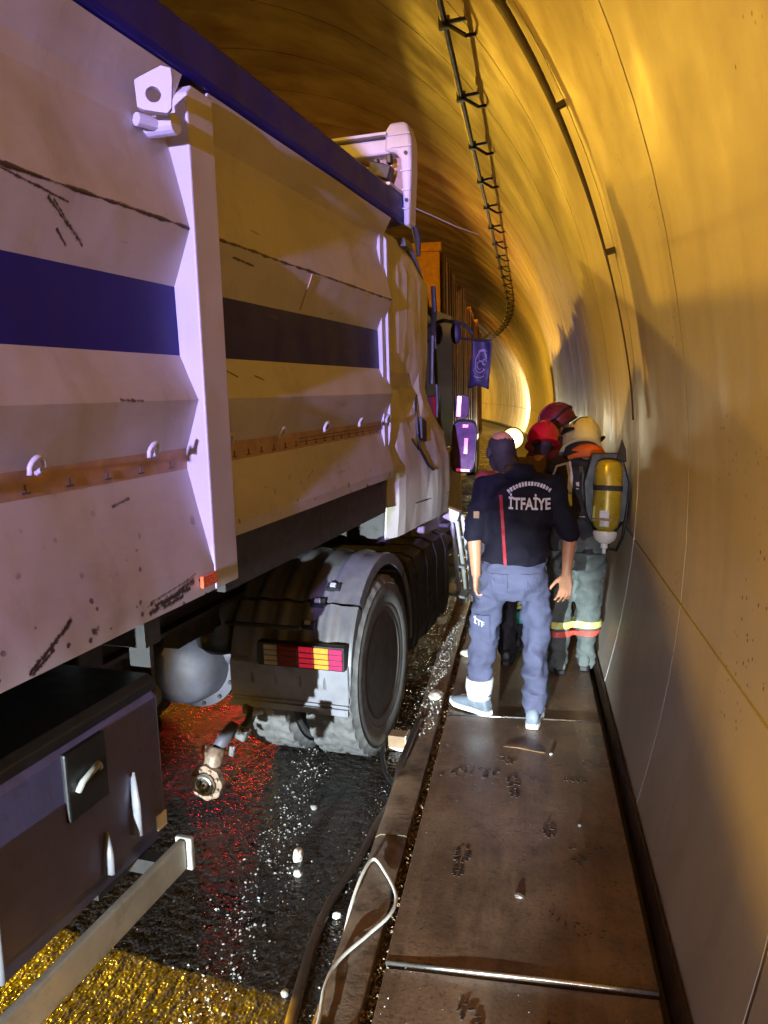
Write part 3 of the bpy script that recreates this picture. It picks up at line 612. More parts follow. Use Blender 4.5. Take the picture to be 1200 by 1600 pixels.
# landing legs
for x in (-0.62,-1.9):
    mb=MB(); mb.bbox(x-0.07,x+0.07,2.34,2.48,0.55,1.30); l=mb.build('landing_leg',M['dark_steel'],tr,bevel=0.01)
    MB().bbox(x-0.05,x+0.05,2.36,2.46,0.22,0.55).build('inner_leg',M['mud_black'],l); MB().bbox(x-0.12,x+0.12,2.28,2.54,0.18,0.22).build('foot',M['dark_steel'],l)
MB().cyl((-0.22,2.26,1.0),(-0.22,2.30,1.0),0.045,12).build('side_lamp',M['cast_grey'],tr)
MB().bbox(-0.26,-0.18,2.255,2.275,1.03,1.24).build('lamp_bracket',M['dark_steel'],tr)
MB().prism([(-0.62,1.0765),(-0.152,1.0765),(-0.135,1.064),(-0.135,1.095),(-0.16,1.115),(-0.62,1.115)],'y',0.84,2.212).build('shade_cap',M['black'],box_,bevel=0.005)  # black cap added to paint the dark gap above the box
# headboard frame above the front wall
hb=MB(); 
hb.prism([(4.70,3.455),(4.83,3.455),(4.83,3.37),(4.70,3.37)],'x',-2.35,-0.06); hb.build('headboard_beam',M['tub_clean'],tr,bevel=0.012)
mb=MB(); mb.prism([(4.66,3.465),(4.86,3.465),(4.86,3.48),(4.66,3.48)],'x',-2.35,-0.07); mb.build('headboard_cap',M['tub_clean'],tr)
MB().bbox(-2.35,-0.20,4.72,4.82,3.285,3.315).build('lower_chord',M['tub_clean'],tr)
xk=-0.22; s=0
while xk>-2.2:
    a=(xk,4.765,3.31 if s%2==0 else 3.375); b=(xk-0.12,4.765,3.375 if s%2==0 else 3.31); MB().tube([a,b],0.012,6).build('truss_web',M['tub_clean'],tr); xk-=0.12; s+=1
hp=MB(); hp.prism([(-0.095,3.385),(-0.02,3.365),(0.002,3.33),(0.012,3.16),(0.016,2.96),(0.050,2.96),(0.056,3.08),(0.070,3.30),(0.070,3.44),(0.052,3.515),(0.030,3.535),(-0.055,3.535),(-0.080,3.50)],'y',4.69,4.84); post_=hp.build('headboard_post',M['tub_clean'],tr,bevel=0.016)
for (z,x0,x1) in ((3.462,-0.085,0.066),(3.395,-0.055,0.072),(3.262,0.004,0.066),(3.155,0.010,0.060),(3.05,0.014,0.052)): MB().bbox(x0,x1,4.683,4.689,z,z+0.008).build('post_rib',M['tub_clean'],post_)
for z in (3.36,3.10): MB().cyl((0.040,4.686,z),(0.040,4.676,z),0.011,6).build('bolt',M['dark_steel'],post_)
MB().bbox(-2.36,0.01,4.46,4.82,3.137,3.152).build('headboard_sill',M['tub_clean'],tr)
MB().bbox(-2.3,-0.001,4.80,4.815,3.15,3.37).build('headboard_sheet',M['orange_lit'] if False else M['tape'],tr)
mb=MB(); mb.box((-0.115,4.69,3.275),(0.13,0.09,0.075),Matrix.Rotation(R(18),3,'Y')); mb.cyl((-0.17,4.69,3.265),(-0.27,4.69,3.215),0.012,6); mb.cyl((-0.13,4.69,3.25),(-0.135,4.70,3.13),0.010,6); mb.box((-0.06,4.69,3.335),(0.03,0.05,0.05)); mb.box((-0.14,4.69,3.33),(0.03,0.05,0.03)); mb.build('tarp_motor',M['black'],tr,bevel=0.006)
mb=MB(); mb.tube([(0.05,4.80,3.08),(0.12,4.95,3.06),(0.22,5.2,3.03),(0.30,5.5,3.03)],0.004,5); mb.build('tarp_cord',M['galv'],tr)
mb=MB(); mb.tube([(0.055,4.79,2.97),(0.07,4.80,2.9),(0.075,4.79,2.80)],[0.02,0.024,0.012],8); mb.build('rubber_stop',M['black'],tr)

def prof_x(z):
    for (a0,b0) in zip(PROF[:-1],PROF[1:]):
        if a0[1]<=z<=b0[1]: return a0[0]+(b0[0]-a0[0])*(z-a0[1])/(b0[1]-a0[1])
    return 0
for (y,z0,z1,lean) in ((3.36,2.36,2.52,0.10),(1.02,2.36,2.90,0.0),(0.1,1.84,2.12,0.0)):
    mb=MB(); mb.tube([(prof_x(z)+0.0035,y+lean*(z-z0),z) for z in np.linspace(z0+0.004,z1-0.004,12)],0.0032,5); mb.build('weld_seam',M['tape'],tr)

# ================================================================== TRACTOR
tk=thing('tractor_truck','crushed white tractor unit with ribbed mudguard ahead of the tipper trailer','truck',TORG,-TYAW)
WY,WZ,WR=4.075,0.50,0.50
def tyre(x0,x1,parent,name='tyre'):
    # revolve with real tread blocks: zig-zag lugs across the tread
    mb=MB(); N=132; wdt=x1-x0
    prof=[(0.300,x0+0.02),(0.33,x0+0.005),(0.42,x0),(0.465,x0+0.010),(0.482,x0+0.026)]
    K=12
    for k in range(K+1): prof.append((0.490,x0+0.030+(wdt-0.06)*k/K))
    prof+=[(0.482,x1-0.026),(0.465,x1-0.010),(0.455,x1-0.004),(0.45,x1-0.009),(0.42,x1),(0.35,x1-0.004),(0.345,x1-0.010),(0.33,x1-0.006),(0.300,x1-0.02)]
    rings=[]
    for q in range(N):
        a=2*math.pi*q/N; ring=[]
        for r,x in prof:
            rr=r
            if r>=0.489:
                u=(x-x0)/wdt; zz=abs(((u*3)%1)-0.5)*2
                g=((q/N*33)+zz*0.9)%1.0; lug = -0.006 if (g<0.26 or abs(u-0.5)<0.03 or abs(u-0.2)<0.022 or abs(u-0.8)<0.022) else 0.013
                rr=0.487+lug
            elif 0.46<r<0.489 and q%4<2: rr=r-0.007
            ring.append((x,WY+rr*math.cos(a),WZ+rr*math.sin(a)))
        rings.append(ring)
    mb.loft(rings,0,False,True); o=mb.build(name,M['rubber'],parent); return autosmooth(o,50)
def wheel(x0,x1,outer):
    mb=MB(); 
    prof=[(0.300,x0+0.02),(0.285,x0+0.04),(0.27,x0+0.10),(0.12,x0+0.12),(0.10,x0+0.20),(0.0001,x0+0.20)] if outer else [(0.300,x0+0.02),(0.28,x0+0.03),(0.27,x0+0.12),(0.0001,x0+0.12)]
    prof=[(r,h) for r,h in prof]
    rim_prof=[(0.302,x1-0.02),(0.288,x1-0.012),(0.276,x1-0.03),(0.27,x1-0.16),(0.235,x1-0.185),(0.15,x1-0.185),(0.135,x1-0.12),(0.06,x1-0.10),(0.001,x1-0.10)]
    mb.lathe(rim_prof,(0,WY,WZ),(1,0,0),40); rb=mb.build('rim',M['rim'],tk,smooth=False); autosmooth(rb,35)
    for q in range(10):
        a=2*math.pi*q/10; MB().cyl((x1-0.187,WY+0.19*math.cos(a),WZ+0.19*math.sin(a)),(x1-0.155,WY+0.19*math.cos(a),WZ+0.19*math.sin(a)),0.017,6).build('wheel_nut',M['rim'],rb)
    MB().lathe([(0.30,x0+0.02),(0.29,x0+0.05),(0.28,x1-0.19)],(0,WY,WZ),(1,0,0),40).build('rim_barrel',M['rim'],rb)
for (x0,x1) in ((-0.27,0.04),(-0.64,-0.33),(-1.785,-1.475),(-2.155,-1.845)):
    tyre(x0,x1,tk); wheel(x0,x1,True)
# axle and differential
mb=MB(); mb.tube([(-0.6,WY,WZ),(-0.95,WY,WZ),(-1.06,WY,WZ),(-1.40,WY,WZ),(-1.5,WY,WZ),(-1.9,WY,WZ)],[0.085,0.085,0.13,0.14,0.085,0.085],16); mb.build('axle',M['cast_grey'],tk,smooth=True)
mb=MB(); mb.lathe([(0.005,-0.30),(0.12,-0.29),(0.20,-0.24),(0.235,-0.16),(0.245,-0.05),(0.30,-0.045),(0.30,0.03),(0.22,0.05),(0.1,0.2)],(-1.17,WY,WZ-0.06),(0,1,0),36); o=mb.build('differential',M['cast_grey'],tk); autosmooth(o,35)
for q in range(14):
    a=2*math.pi*q/14; MB().cyl((-1.17+0.275*math.cos(a),WY-0.06,WZ-0.06+0.275*math.sin(a)),(-1.17+0.275*math.cos(a),WY-0.04,WZ-0.06+0.275*math.sin(a)),0.013,6).build('flange_bolt',M['dark_steel'],o)
for x in (-0.80,-1.50):
    mb=MB(); rings=[]
    for z,r in ((0.62,0.10),(0.66,0.145),(0.74,0.155),(0.80,0.13),(0.86,0.15),(0.92,0.14),(0.96,0.10)): rings.append((r,z))
    mb.lathe(rings,(x,WY-0.30,0),(0,0,1),24); mb.build('air_spring',M['cast_grey'] if x<-1 else M['black'],tk,smooth=True)
for x in (-0.78,-1.66): MB().bbox(x-0.04,x+0.04,3.25,6.6,0.80,1.05).build('frame_rail',M['dark_steel'],tk)
MB().lathe([(0.001,0),(0.42,0),(0.45,0.03),(0.42,0.06),(0.001,0.06)],(-1.2,4.0,1.14),(0,0,1),32).build('fifth_wheel',M['dark_steel'],tk)
MB().bbox(-1.7,-0.72,3.45,3.55,0.80,1.0).build('rear_cross_member',M['dark_steel'],tk)
# mudguard: three ribbed sections
FY,FZ,FR=4.145,0.55,0.555
def fender(x0,x1,side=1):
    ang_sets=[(182,138,'rear'),(136,44,'mid'),(42,-10,'front')]
    for (a0,a1,nm) in ang_sets:
        mb=MB(); n=18 if nm!='mid' else 26; rings=[]
        nxr=50
        for k in range(n+1):
            a=R(a0+(a1-a0)*k/n); top=[]; bot=[]
            for i_ in range(nxr+1):
                u=i_/nxr; x=x0+(x1-x0)*u
                rib=0.020*max(0,math.cos(u*2*math.pi*5))**0.7 
                edge=-0.02*max(0,(u-0.95)/0.05)-0.02*max(0,(0.05-u)/0.05)
                r=FR+rib+edge; top.append((x,FY+r*math.cos(a),FZ+r*math.sin(a)))
                r2=FR-0.012+min(0,edge); bot.append((x,FY+r2*math.cos(a),FZ+r2*math.sin(a)))
            # outer lip
            top.append((x1+0.002,FY+(FR-0.06)*math.cos(a),FZ+(FR-0.06)*math.sin(a))); bot.append((x1-0.006,FY+(FR-0.06)*math.cos(a),FZ+(FR-0.06)*math.sin(a)))
            rings.append(top+bot[::-1])
        mb.loft(rings); autosmooth(mb.build('mudguard',M['mud_black'],tk),40)
fender(-0.66,0.015); 
fender(-2.13,-1.46)
# straight skirt and mudflap at the rear of the arch
def flap(x0,x1):
    mb=MB(); mb.prism([(3.572,0.64),(3.598,0.66),(3.602,0.56),(3.600,0.40),(3.575,0.40),(3.572,0.5)],'x',x0,x1); f=mb.build('mudflap',M['grey_plastic'],tk,bevel=0.006)
    MB().bbox(x0,x1,3.560,3.571,0.402,0.435).build('flap_edge',M['grey_plastic'],f); MB().bbox(x0,x1,3.560,3.569,0.448,0.456).build('flap_rib',M['grey_plastic'],f)
    return f
flap(-0.655,0.005); flap(-2.12,-1.47)
def tail_lamp(x0,sgn,lit):
    L=MB(); L.bbox(min(x0,x0+sgn*0.475),max(x0,x0+sgn*0.475),3.545,3.595,0.640,0.765); lamp=L.build('tail_lamp',M['black'],tk,bevel=0.006)
    segs=[(0.0,0.068,'pink'),(0.074,0.150,'amber'),(0.156,0.232,'red'),(0.238,0.345,'lens_red'),(0.352,0.425,'lens_clear')]
    for a,b,k in segs:
        xa,xb=x0-abs(0.01) if False else x0+sgn*(a+0.008),x0+sgn*(b+0.008)
        mt={'pink':M['pink_lit'] if lit else M['lens_red'],'amber':M['amber_lit'],'red':M['red_lit'],'lens_red':M['lens_red'],'lens_clear':M['lens_clear']}[k]
        MB().bbox(min(xa,xb),max(xa,xb),3.532,3.544,0.650,0.756).build('lens',mt,lamp,bevel=0.004)
    for z in (0.672,0.700,0.728): MB().bbox(min(x0+sgn*.008,x0+sgn*.44),max(x0+sgn*.008,x0+sgn*.44),3.529,3.5315,z,z+0.004).build('lens_rib',M['black'],lamp)
    return lamp
tail_lamp(0.0,-1,True); tail_lamp(-2.12,1,True)
# latches across the section joint
for (x,a) in ((-0.20,138),(-0.14,128),(-0.23,150)):
    a=R(a); c=Vector((x,FY+(FR+0.02)*math.cos(a),FZ+(FR+0.02)*math.sin(a))); m3=Matrix.Rotation(-(a-math.pi/2)*-1,3,'X')
    MB().box(c,(0.075,0.045,0.022),m3).build('latch',M['black'],tk,bevel=0.004); MB().box(c+Vector((0.0,-0.008,0.014)),(0.03,0.02,0.012),m3).build('latch_tongue',M['galv'],tk)
MB().bbox(-0.66,-0.24,3.555,3.575,0.835,0.852).build('guard_strip',M['black'],tk)
# fuel tank with straps behind the cab
def tank(y0,y1):
    mb=MB(); rings=[]
    pr=[(-0.60,0.30),(-0.08,0.30),(-0.02,0.34),(0.0,0.44),(0.0,0.84),(-0.03,0.93),(-0.10,0.96),(-0.60,0.96)]
    mb.prism(pr,'y',y0,y1); t=mb.build('fuel_tank',M['dark_steel'],tk,bevel=0.02)
    for y in np.linspace(y0+0.12,y1-0.12,4):
        mb=MB(); P=[(x*1.0+0.006 if x>-0.5 else x,z+(0.006 if z>0.9 else -0.006 if z<0.35 else 0)) for x,z in pr]; mb.prism(P,'y',y-0.025,y+0.025); mb.build('tank_strap',M['dark_steel'],t)
tank(4.78,5.80)
# cab shell: crumpled side skin
def cabside():
    rows=[(2.93,5.10,(-.10,-.095,-.10,-.11)),(2.84,5.32,(-.07,-.062,-.066,-.085)),(2.72,5.52,(-.050,-.045,-.048,-.062)),(2.40,5.46,(-.046,-.040,-.046,-.056)),(2.24,5.45,(-.044,-.050,-.046,-.056)),(2.12,5.43,(-.085,-.066,-.050,-.060)),(2.02,5.42,(-.125,-.120,-.046,-.064)),(1.93,5.46,(-.070,-.105,-.030,-.060)),(1.84,5.52,(-.055,-.055,-.024,-.040)),(1.70,5.74,(-.048,-.036,-.012,-.020)),(1.50,5.81,(-.046,-.030,-.002,.004)),(1.28,5.82,(-.050,-.032,.000,.006)),(1.10,5.80,(-.065,-.045,-.014,-.008))]
    mb=MB(); NYc=11; vs=[]; n1=NYc+1
    for z,yh,xx in rows:
        for q in range(n1):
            u=q/NYc; y=4.60+(yh-4.60)*u; x=float(np.interp(u,[0,.45,.74,1.0],xx))-0.05*max(0,(0.12-u)/0.12); vs.append((x+0.006*noise.noise((y*9,z*7,2.0)),y,z+0.012*noise.noise((y*5,z*3,7.0))*(0 if z>2.9 or z<1.2 else 1)))
    nz=len(rows); fs=[]
    for a in range(nz-1):
        for q in range(NYc):
            i_=a*n1+q
            if (a+q)%2: fs+= [(i_,i_+1,i_+n1+1),(i_,i_+n1+1,i_+n1)]
            else: fs+= [(i_,i_+1,i_+n1),(i_+1,i_+n1+1,i_+n1)]
    mb.add(vs,fs); o=mb.build('cab_side',M['cab_white'],tk); md=o.modifiers.new('thick','SOLIDIFY'); md.thickness=0.012; md.offset=-1; return o
cs=cabside()
MB().prism([(5.13,1.69),(5.24,1.66),(5.245,1.80),(5.135,1.83)],'x',-0.10,-0.012).build('filler_recess',M['black'],cs,bevel=0.004)
mb=MB(); mb.tube([(-0.062,5.16,1.98),(-0.045,5.10,1.86),(-0.032,5.08,1.72),(-0.026,5.10,1.63),(-0.012,5.26,1.50),(0.002,5.36,1.455)],0.009,6,flat=0.6); mb.build('panel_gap',M['black'],cs)
for (y0,z0,y1,z1) in ((4.95,1.70,5.09,1.615),(5.36,1.455,5.80,1.44),(5.0,1.27,5.82,1.24)):
    mb=MB(); mb.tube([(-0.034+0.03*(y-4.95)/0.8,y,z0+(z1-z0)*(y-y0)/(y1-y0)) for y in np.linspace(y0,y1,6)],0.006,6,flat=0.6); mb.build('panel_gap',M['black'],cs)
# rear wall of cab, corner cap, lit lower corner
MB().bbox(-2.3,-0.10,4.95,5.0,1.15,2.85).build('cab_rear_wall',M['cab_white'],tk,bevel=0.02)
mb=MB(); mb.prism([(-0.28,1.46),(-0.09,1.50),(-0.085,1.70),(-0.20,1.70),(-0.26,1.62)],'y',4.60,4.66); mb.build('corner_fairing',M['cab_white'],tk,bevel=0.01)
mb=MB(); rings=[]
for (y,z,xo) in ((4.92,2.94,-0.05),(5.12,2.94,-0.06),(5.33,2.84,-0.07),(5.52,2.74,-0.08),(5.9,2.55,-0.14),(6.35,2.35,-0.20)): rings.append([(xo,y,z),(xo+0.012,y,z-0.05),(-2.3,y,z-0.05),(-2.3,y,z+0.03),(-0.5,y,z+0.03)])
mb.loft(rings); mb.build('cab_roof',M['mud_black'],tk)
mb=MB(); mb.tube([(-0.03,5.55,2.72),(-0.035,5.60,2.55),(-0.03,5.50,2.38),(-0.035,5.48,2.05)],0.018,8,flat=0.7); mb.build('window_seal',M['black'],tk)
MB().bbox(-0.16,-0.12,5.42,6.5,1.55,2.60).build('door_window',M['glass_dark'],tk)
MB().bbox(-0.20,-0.10,5.45,6.75,0.75,1.52).build('door',M['cab_white'],tk,bevel=0.02)
mb=MB(); mb.tube([(-0.08,5.70,2.60),(-0.07,5.74,2.2),(-0.07,5.86,1.70)],0.014,6); mb.build('door_frame',M['mud_black'],tk)
MB().bbox(-2.3,-0.22,6.6,6.8,0.7,2.3).build('cab_front',M['cab_white'],tk,bevel=0.05)
MB().bbox(-0.40,-0.20,4.60,4.9,2.45,2.85).build('cab_air_duct',M['black'],tk,bevel=0.03)
MB().bbox(-0.9,-0.12,4.62,4.94,1.05,1.30).build('battery_box',M['dark_steel'],tk,bevel=0.02)
MB().bbox(-0.40,-0.33,4.45,4.50,1.36,1.40).build('maker_plate',M['white_plastic'],tk)
mb=MB(); mb.tube([(-0.42,4.50,1.30),(-0.38,4.6,1.45),(-0.30,4.75,1.52),(-0.22,4.9,1.50)],0.022,8); mb.build('air_hose',M['toolbox'],tk,smooth=True)
# bent step frame of the cab, cold metal
for (y0,y1,x) in ((6.05,6.42,0.0),(6.10,6.47,0.04),(6.0,6.30,-0.03)):
    mb=MB(); mb.tube([(x,y0,1.02),(x+0.015,(y0+y1)/2-0.03,0.62),(x,y1,0.22)],0.018,8); mb.build('step_frame',M['galv'],tk,smooth=True)
MB().box((-0.02,6.0,1.04),(0.12,0.10,0.09),Matrix.Rotation(R(20),3,'Y')).build('headlamp_fragment',M['white_plastic'],tk,bevel=0.01)
for z in (0.35,0.6,0.85): MB().box((-0.04,6.25,z),(0.18,0.25,0.02),Matrix.Rotation(R(12),3,'Y')).build('step_tread',M['mud_black'],tk)
# side mirrors: glass faces rearward, tint and glowing strips paint in reflected emergency lights
MB().tube([(-0.15,6.2,2.55),(0.02,6.28,2.52),(0.10,6.30,2.44)],0.016,6).build('mirror_arm',M['black'],tk)
def mirror(xc,zc,wx,hz,yaw_,extras):
    mb=MB(); rings=[]
    for (yy,s) in ((0.0,0.93),(0.012,1.0),(0.05,0.96),(0.085,0.72)):
        rings.append([(wx/2*s*math.copysign(abs(math.cos(t))**0.45,math.cos(t)),yy,hz/2*s*math.copysign(abs(math.sin(t))**0.45,math.sin(t))) for t in np.linspace(0,2*math.pi,24,endpoint=False)])
    mb.loft(rings); o=mb.build('mirror',M['black'],tk,smooth=False); o.location=(xc,6.3,zc); o.rotation_euler=(0,R(4),yaw_); autosmooth(o,40)
    g=MB(); g.loft([[(wx/2*0.88*math.copysign(abs(math.cos(t))**0.4,math.cos(t)),yy,hz/2*0.90*math.copysign(abs(math.sin(t))**0.4,math.sin(t))) for t in np.linspace(0,2*math.pi,24,endpoint=False)] for yy in (-0.008,0.004)]); g.build('mirror_glass',M['mirror_glass'],o)
    return o
m1=mirror(0.015,1.55,0.205,0.44,R(6),0); m2=mirror(0.0,1.87,0.12,0.19,R(6),0)
def glow_strip_on(m,x0,x1,z0,z1,mt): MB().bbox(x0,x1,-0.014,-0.0085,z0,z1).build('reflection_glow',mt,m,bevel=0.003)  # glowing strip painted in as a reflection on the glass
glow_strip_on(m1,0.0,0.035,-0.06,0.07,M['pink_lit']); glow_strip_on(m1,-0.02,0.03,0.15,0.18,M['red_lit']); glow_strip_on(m1,-0.05,0.06,-0.205,-0.18,M['pink_lit'])
glow_strip_on(m2,-0.04,0.0,-0.085,0.085,M['red_lit'])

# hoses and brackets filling the gap between cab and tub
for (a,b_,c_) in (((-0.5,4.56,1.35),(-0.45,4.72,1.55),(-0.5,4.93,1.62)),((-0.62,4.56,1.32),(-0.58,4.74,1.50),(-0.62,4.93,1.56)),((-0.75,4.56,1.36),(-0.72,4.76,1.46),(-0.75,4.93,1.60))):
    MB().tube([a,b_,c_],0.016,6).build('air_hose',M['dark_steel'],tk,smooth=True)
MB().bbox(-0.17,-0.06,5.83,6.5,0.70,0.74).build('cab_step',M['mud_black'],tk)
for z in (0.50,0.95): MB().bbox(-0.19,-0.03,5.9,6.45,z,z+0.03).build('cab_step',M['mud_black'],tk,bevel=0.005)
mb=MB(); mb.tube([(-0.06,5.62,1.50),(-0.03,5.63,1.9),(-0.05,5.66,2.3)],0.012,6); mb.build('grab_handle',M['black'],tk)
MB().bbox(-0.105,-0.085,5.95,6.10,1.38,1.42).build('door_handle',M['black'],tk,bevel=0.004)

# ================================================================== LORRY AHEAD, PENNANT, WORK LIGHT
lo=thing('ribbed_lorry','orange and brown lorry body with upright side ribs ahead of the crushed cab','lorry',(-0.97,9.0,0),R(1.4))
MB().bbox(-2.45,-0.05,0.05,11.9,1.0,3.5).build('body_shell',M['slat_dark'],lo)
MB().bbox(-2.5,0.0,-0.02,0.045,3.56,3.66).build('rear_header',M['orange_lit'],lo,bevel=0.01)
mb=MB(); mb.bbox(-2.48,-0.02,0.0,0.045,2.75,3.555); mb.build('rear_board',M['orange_lit'],lo)
MB().bbox(-2.48,-0.02,0.0,0.045,1.0,2.745).build('rear_door',M['slat'],lo)
for x in np.linspace(-2.35,-0.1,12): MB().bbox(x-0.02,x+0.02,-0.03,-0.002,1.05,2.74).build('door_rib',M['slat_dark'],lo)
k=0
for y in np.arange(0.10,11.9,0.17):
    h=3.50+0.08*math.sin(y*2.1)+random.uniform(-0.05,0.06); MB().bbox(-0.048,0.03+random.uniform(-.012,.012),y,y+0.085,1.0,h).build('side_slat',M['slat'] if k%3 else M['slat_dark'],lo); k+=1
MB().bbox(-0.045,0.05,0.05,11.9,0.88,0.99).build('bottom_rail',M['slat_dark'],lo)
for y in (0.9,2.2,9.6,10.9):
    mb=MB(); mb.lathe([(0.001,-0.30),(0.28,-0.29),(0.48,-0.27),(0.50,-0.23),(0.50,-0.05),(0.48,-0.02),(0.30,0.0),(0.20,-0.08),(0.001,-0.08)],(0,y,0.50),(1,0,0),32); mb.build('wheel',M['rubber'],lo)
MB().bbox(-2.2,-0.4,0.2,11.8,0.75,0.88).build('chassis',M['dark_steel'],lo)
for x in (-2.25,-0.35):
    tl_=MB().box((x,-0.06,0.86),(0.36,0.05,0.12)).build('tail_lamp',M['black'],lo,bevel=0.006); MB().box((x,-0.089,0.86),(0.33,0.008,0.09)).build('lens',M['red_lit'],tl_)
area('tail_lamp_light',(-3.15,8.82,0.86),(-2.75,5.6,0.0),3,(1.0,0.02,0.03),0.3,0.1,36)
# hanging pennant
pc=tw(0.155,6.3,2.20)
pe=thing('pennant','dark blue hanging pennant with pale looped emblem beside the crushed cab','pennant',pc,-TYAW)
mb=MB(); nx_,nz_=10,22; vs=[]
for j in range(nz_+1):
    for i_ in range(nx_+1):
        u=i_/nx_-0.5; v=j/nz_-0.5; vs.append((0.155*u*(1.0-0.10*v)-0.035*v*-1.0, 0.018*math.sin(u*5+v*3)+0.012*math.sin(v*7),0.36*v-0.012*u+0.012*math.cos(u*6)*(v<-0.45)))
mb.add(vs,[(j*(nx_+1)+q,j*(nx_+1)+q+1,(j+1)*(nx_+1)+q+1,(j+1)*(nx_+1)+q) for j in range(nz_) for q in range(nx_)])
cl=mb.build('cloth',M['pennant'],pe,smooth=True); md=cl.modifiers.new('t','SOLIDIFY'); md.thickness=0.004
def pn(u,v): return (0.155*u*(1.0-0.10*v)+0.035*v, 0.018*math.sin(u*5+v*3)+0.012*math.sin(v*7)-0.0055, 0.36*v-0.012*u)
mb=MB()
for (cu,cv,ru,rv,a0,a1,wd) in ((0.02,0.05,0.26,0.24,0.3,5.6,0.006),(0.05,0.14,0.16,0.10,2,7.4,0.006),(0.0,-0.02,0.14,0.09,0,5,0.006),(-0.12,-0.14,0.14,0.08,1,5,0.006),(0.14,-0.16,0.12,0.07,-1,3.6,0.006),(0.18,0.05,0.10,0.06,0,5.5,0.005),(-0.16,0.10,0.10,0.07,1.2,6,0.005),(0.04,0.26,0.2,0.05,0.2,3.0,0.005),(0.0,-0.24,0.22,0.05,3.3,6.1,0.005)):
    mb.tube([pn(cu+ru*math.cos(a),cv+rv*math.sin(a)) for a in np.linspace(a0,a1,16)],wd*0.8,5,flat=0.3)
mb.build('emblem',M['pennant_print'],pe)
mb=MB(); mb.tube([(-0.17,0.02,0.205),(-0.08,0.0,0.195),(0.0,0.0,0.185),(0.085,0.0,0.178)],0.010,6); mb.build('hanging_bar',M['black'],pe)
mb=MB(); mb.ell((-0.20,0.02,0.25),(0.045,0,0),(0,0.04,0),(0.0,0,0.085)); mb.build('tassel',M['pennant'],pe,smooth=True)
# work light far ahead on the walkway
wl=thing('work_light','bright white work light on a thin stand far ahead against the wall','lamp',(-0.36,19.0,PZ))
for a in (90,210,330): MB().tube([(0,0,0.36),(0.28*math.cos(R(a)),0.28*math.sin(R(a)),0.0)],0.012,6).build('leg',M['black'],wl)
MB().cyl((0,0,0.30),(0,0,0.48),0.016,8).build('pole',M['black'],wl)
mb=MB(); mb.lathe([(0.001,-0.02),(0.27,-0.02),(0.28,0.0),(0.25,0.10),(0.12,0.16),(0.001,0.16)],(0,0,0.66),(0,1,0),28); autosmooth(mb.build('lamp_head',M['black'],wl),40)
mb=MB(); mb.lathe([(0.001,-0.034),(0.20,-0.030),(0.255,-0.0215),(0.001,-0.0215)],(0,0,0.66),(0,1,0),28); mb.build('lens',M['lamp_white'],wl,smooth=True)
area('work_and_fill_light',(-0.36,18.94,PZ+0.78),(0.05,12.0,1.0),60,(1.0,0.92,0.62),0.35,0.35,160)
spot('work_and_fill_light',(-0.75,32.0,PZ+0.85),(-0.95,42.0,1.3),9000,(1.0,0.90,0.55),60,0.8,0.15)  # added unseen spot, brightens the far wall round the bend

# ================================================================== PEOPLE
def V(*a): return Vector(a)
def fuse(name, mb, voxel, mat, parent, it=4, wr=None):
    """one continuous surface from overlapping volumes"""
    me=bpy.data.meshes.new(name); me.from_pydata(mb.v,[],mb.f); bm=bmesh.new(); bm.from_mesh(me); bmesh.ops.recalc_face_normals(bm,faces=bm.faces); bm.to_mesh(me); bm.free()
    o=bpy.data.objects.new(name,me); COL.objects.link(o)
    r=o.modifiers.new('r','REMESH'); r.mode='VOXEL'; r.voxel_size=voxel; r.use_smooth_shade=True
    if it: s=o.modifiers.new('s','SMOOTH'); s.factor=0.5; s.iterations=it
    dg=bpy.context.evaluated_depsgraph_get(); dg.update(); m2=bpy.data.meshes.new_from_object(o.evaluated_get(dg)); o.modifiers.clear(); old=o.data; o.data=m2; m2.name=name; bpy.data.meshes.remove(old)
    m2.materials.clear(); m2.materials.append(mat)
    if wr:
        co=[v.co.copy() for v in m2.vertices]; no=[v.normal.copy() for v in m2.vertices]
        for v,c,n in zip(m2.vertices,co,no): v.co=c+n*wr(c)
    m2.polygons.foreach_set('use_smooth',[True]*len(m2.polygons)); o.parent=parent; return o
def ring(c, a, b, n=20, e=0.9):
    return [c+a*math.copysign(abs(math.cos(t))**e,math.cos(t))+b*math.copysign(abs(math.sin(t))**e,math.sin(t)) for t in np.linspace(0,2*math.pi,n,endpoint=False)]
def hand(mb, wr, d, palm, thumb, size=0.18, curl=0.5, spread=0.10):
    d=d.normalized(); thumb=(thumb-d*thumb.dot(d)).normalized(); palm=d.cross(thumb)*(1 if d.cross(thumb).dot(palm)>0 else -1)
    L=size; pc=wr+d*L*0.27
    mb.loft([ring(wr-d*0.01,thumb*0.028,palm*0.021,14),ring(wr+d*L*0.14,thumb*0.036,palm*0.018,14),ring(wr+d*L*0.36,thumb*0.043,palm*0.015,14),ring(wr+d*L*0.50,thumb*0.040,palm*0.012,14)])
    for k,(off,ln_) in enumerate(((0.031,0.42),(0.011,0.47),(-0.010,0.44),(-0.030,0.35))):
        p=wr+d*L*0.47+thumb*off; dr=(d+thumb*spread*(1.2-k*0.8)).normalized(); r=0.0095-0.0006*k; ang=0.15+curl*0.3
        for seg,fr in enumerate((0.45,0.32,0.25)):
            q=p+(dr*math.cos(ang)+palm*math.sin(ang))*ln_*L*fr; mb.capsule(p,r,q,r*0.92,10,3); p=q; r*=0.92; ang+=curl*(0.75+0.12*k)
    p=wr+d*L*0.12+thumb*0.026; dr=(d*0.75+thumb*0.75+palm*0.25).normalized()
    for fr,r in ((0.24,0.0125),(0.18,0.0105),(0.13,0.0095)):
        q=p+dr*L*fr; mb.capsule(p,r,q,r*0.92,10,3); p=q; dr=(dr+d*0.30+palm*0.15*curl).normalized()
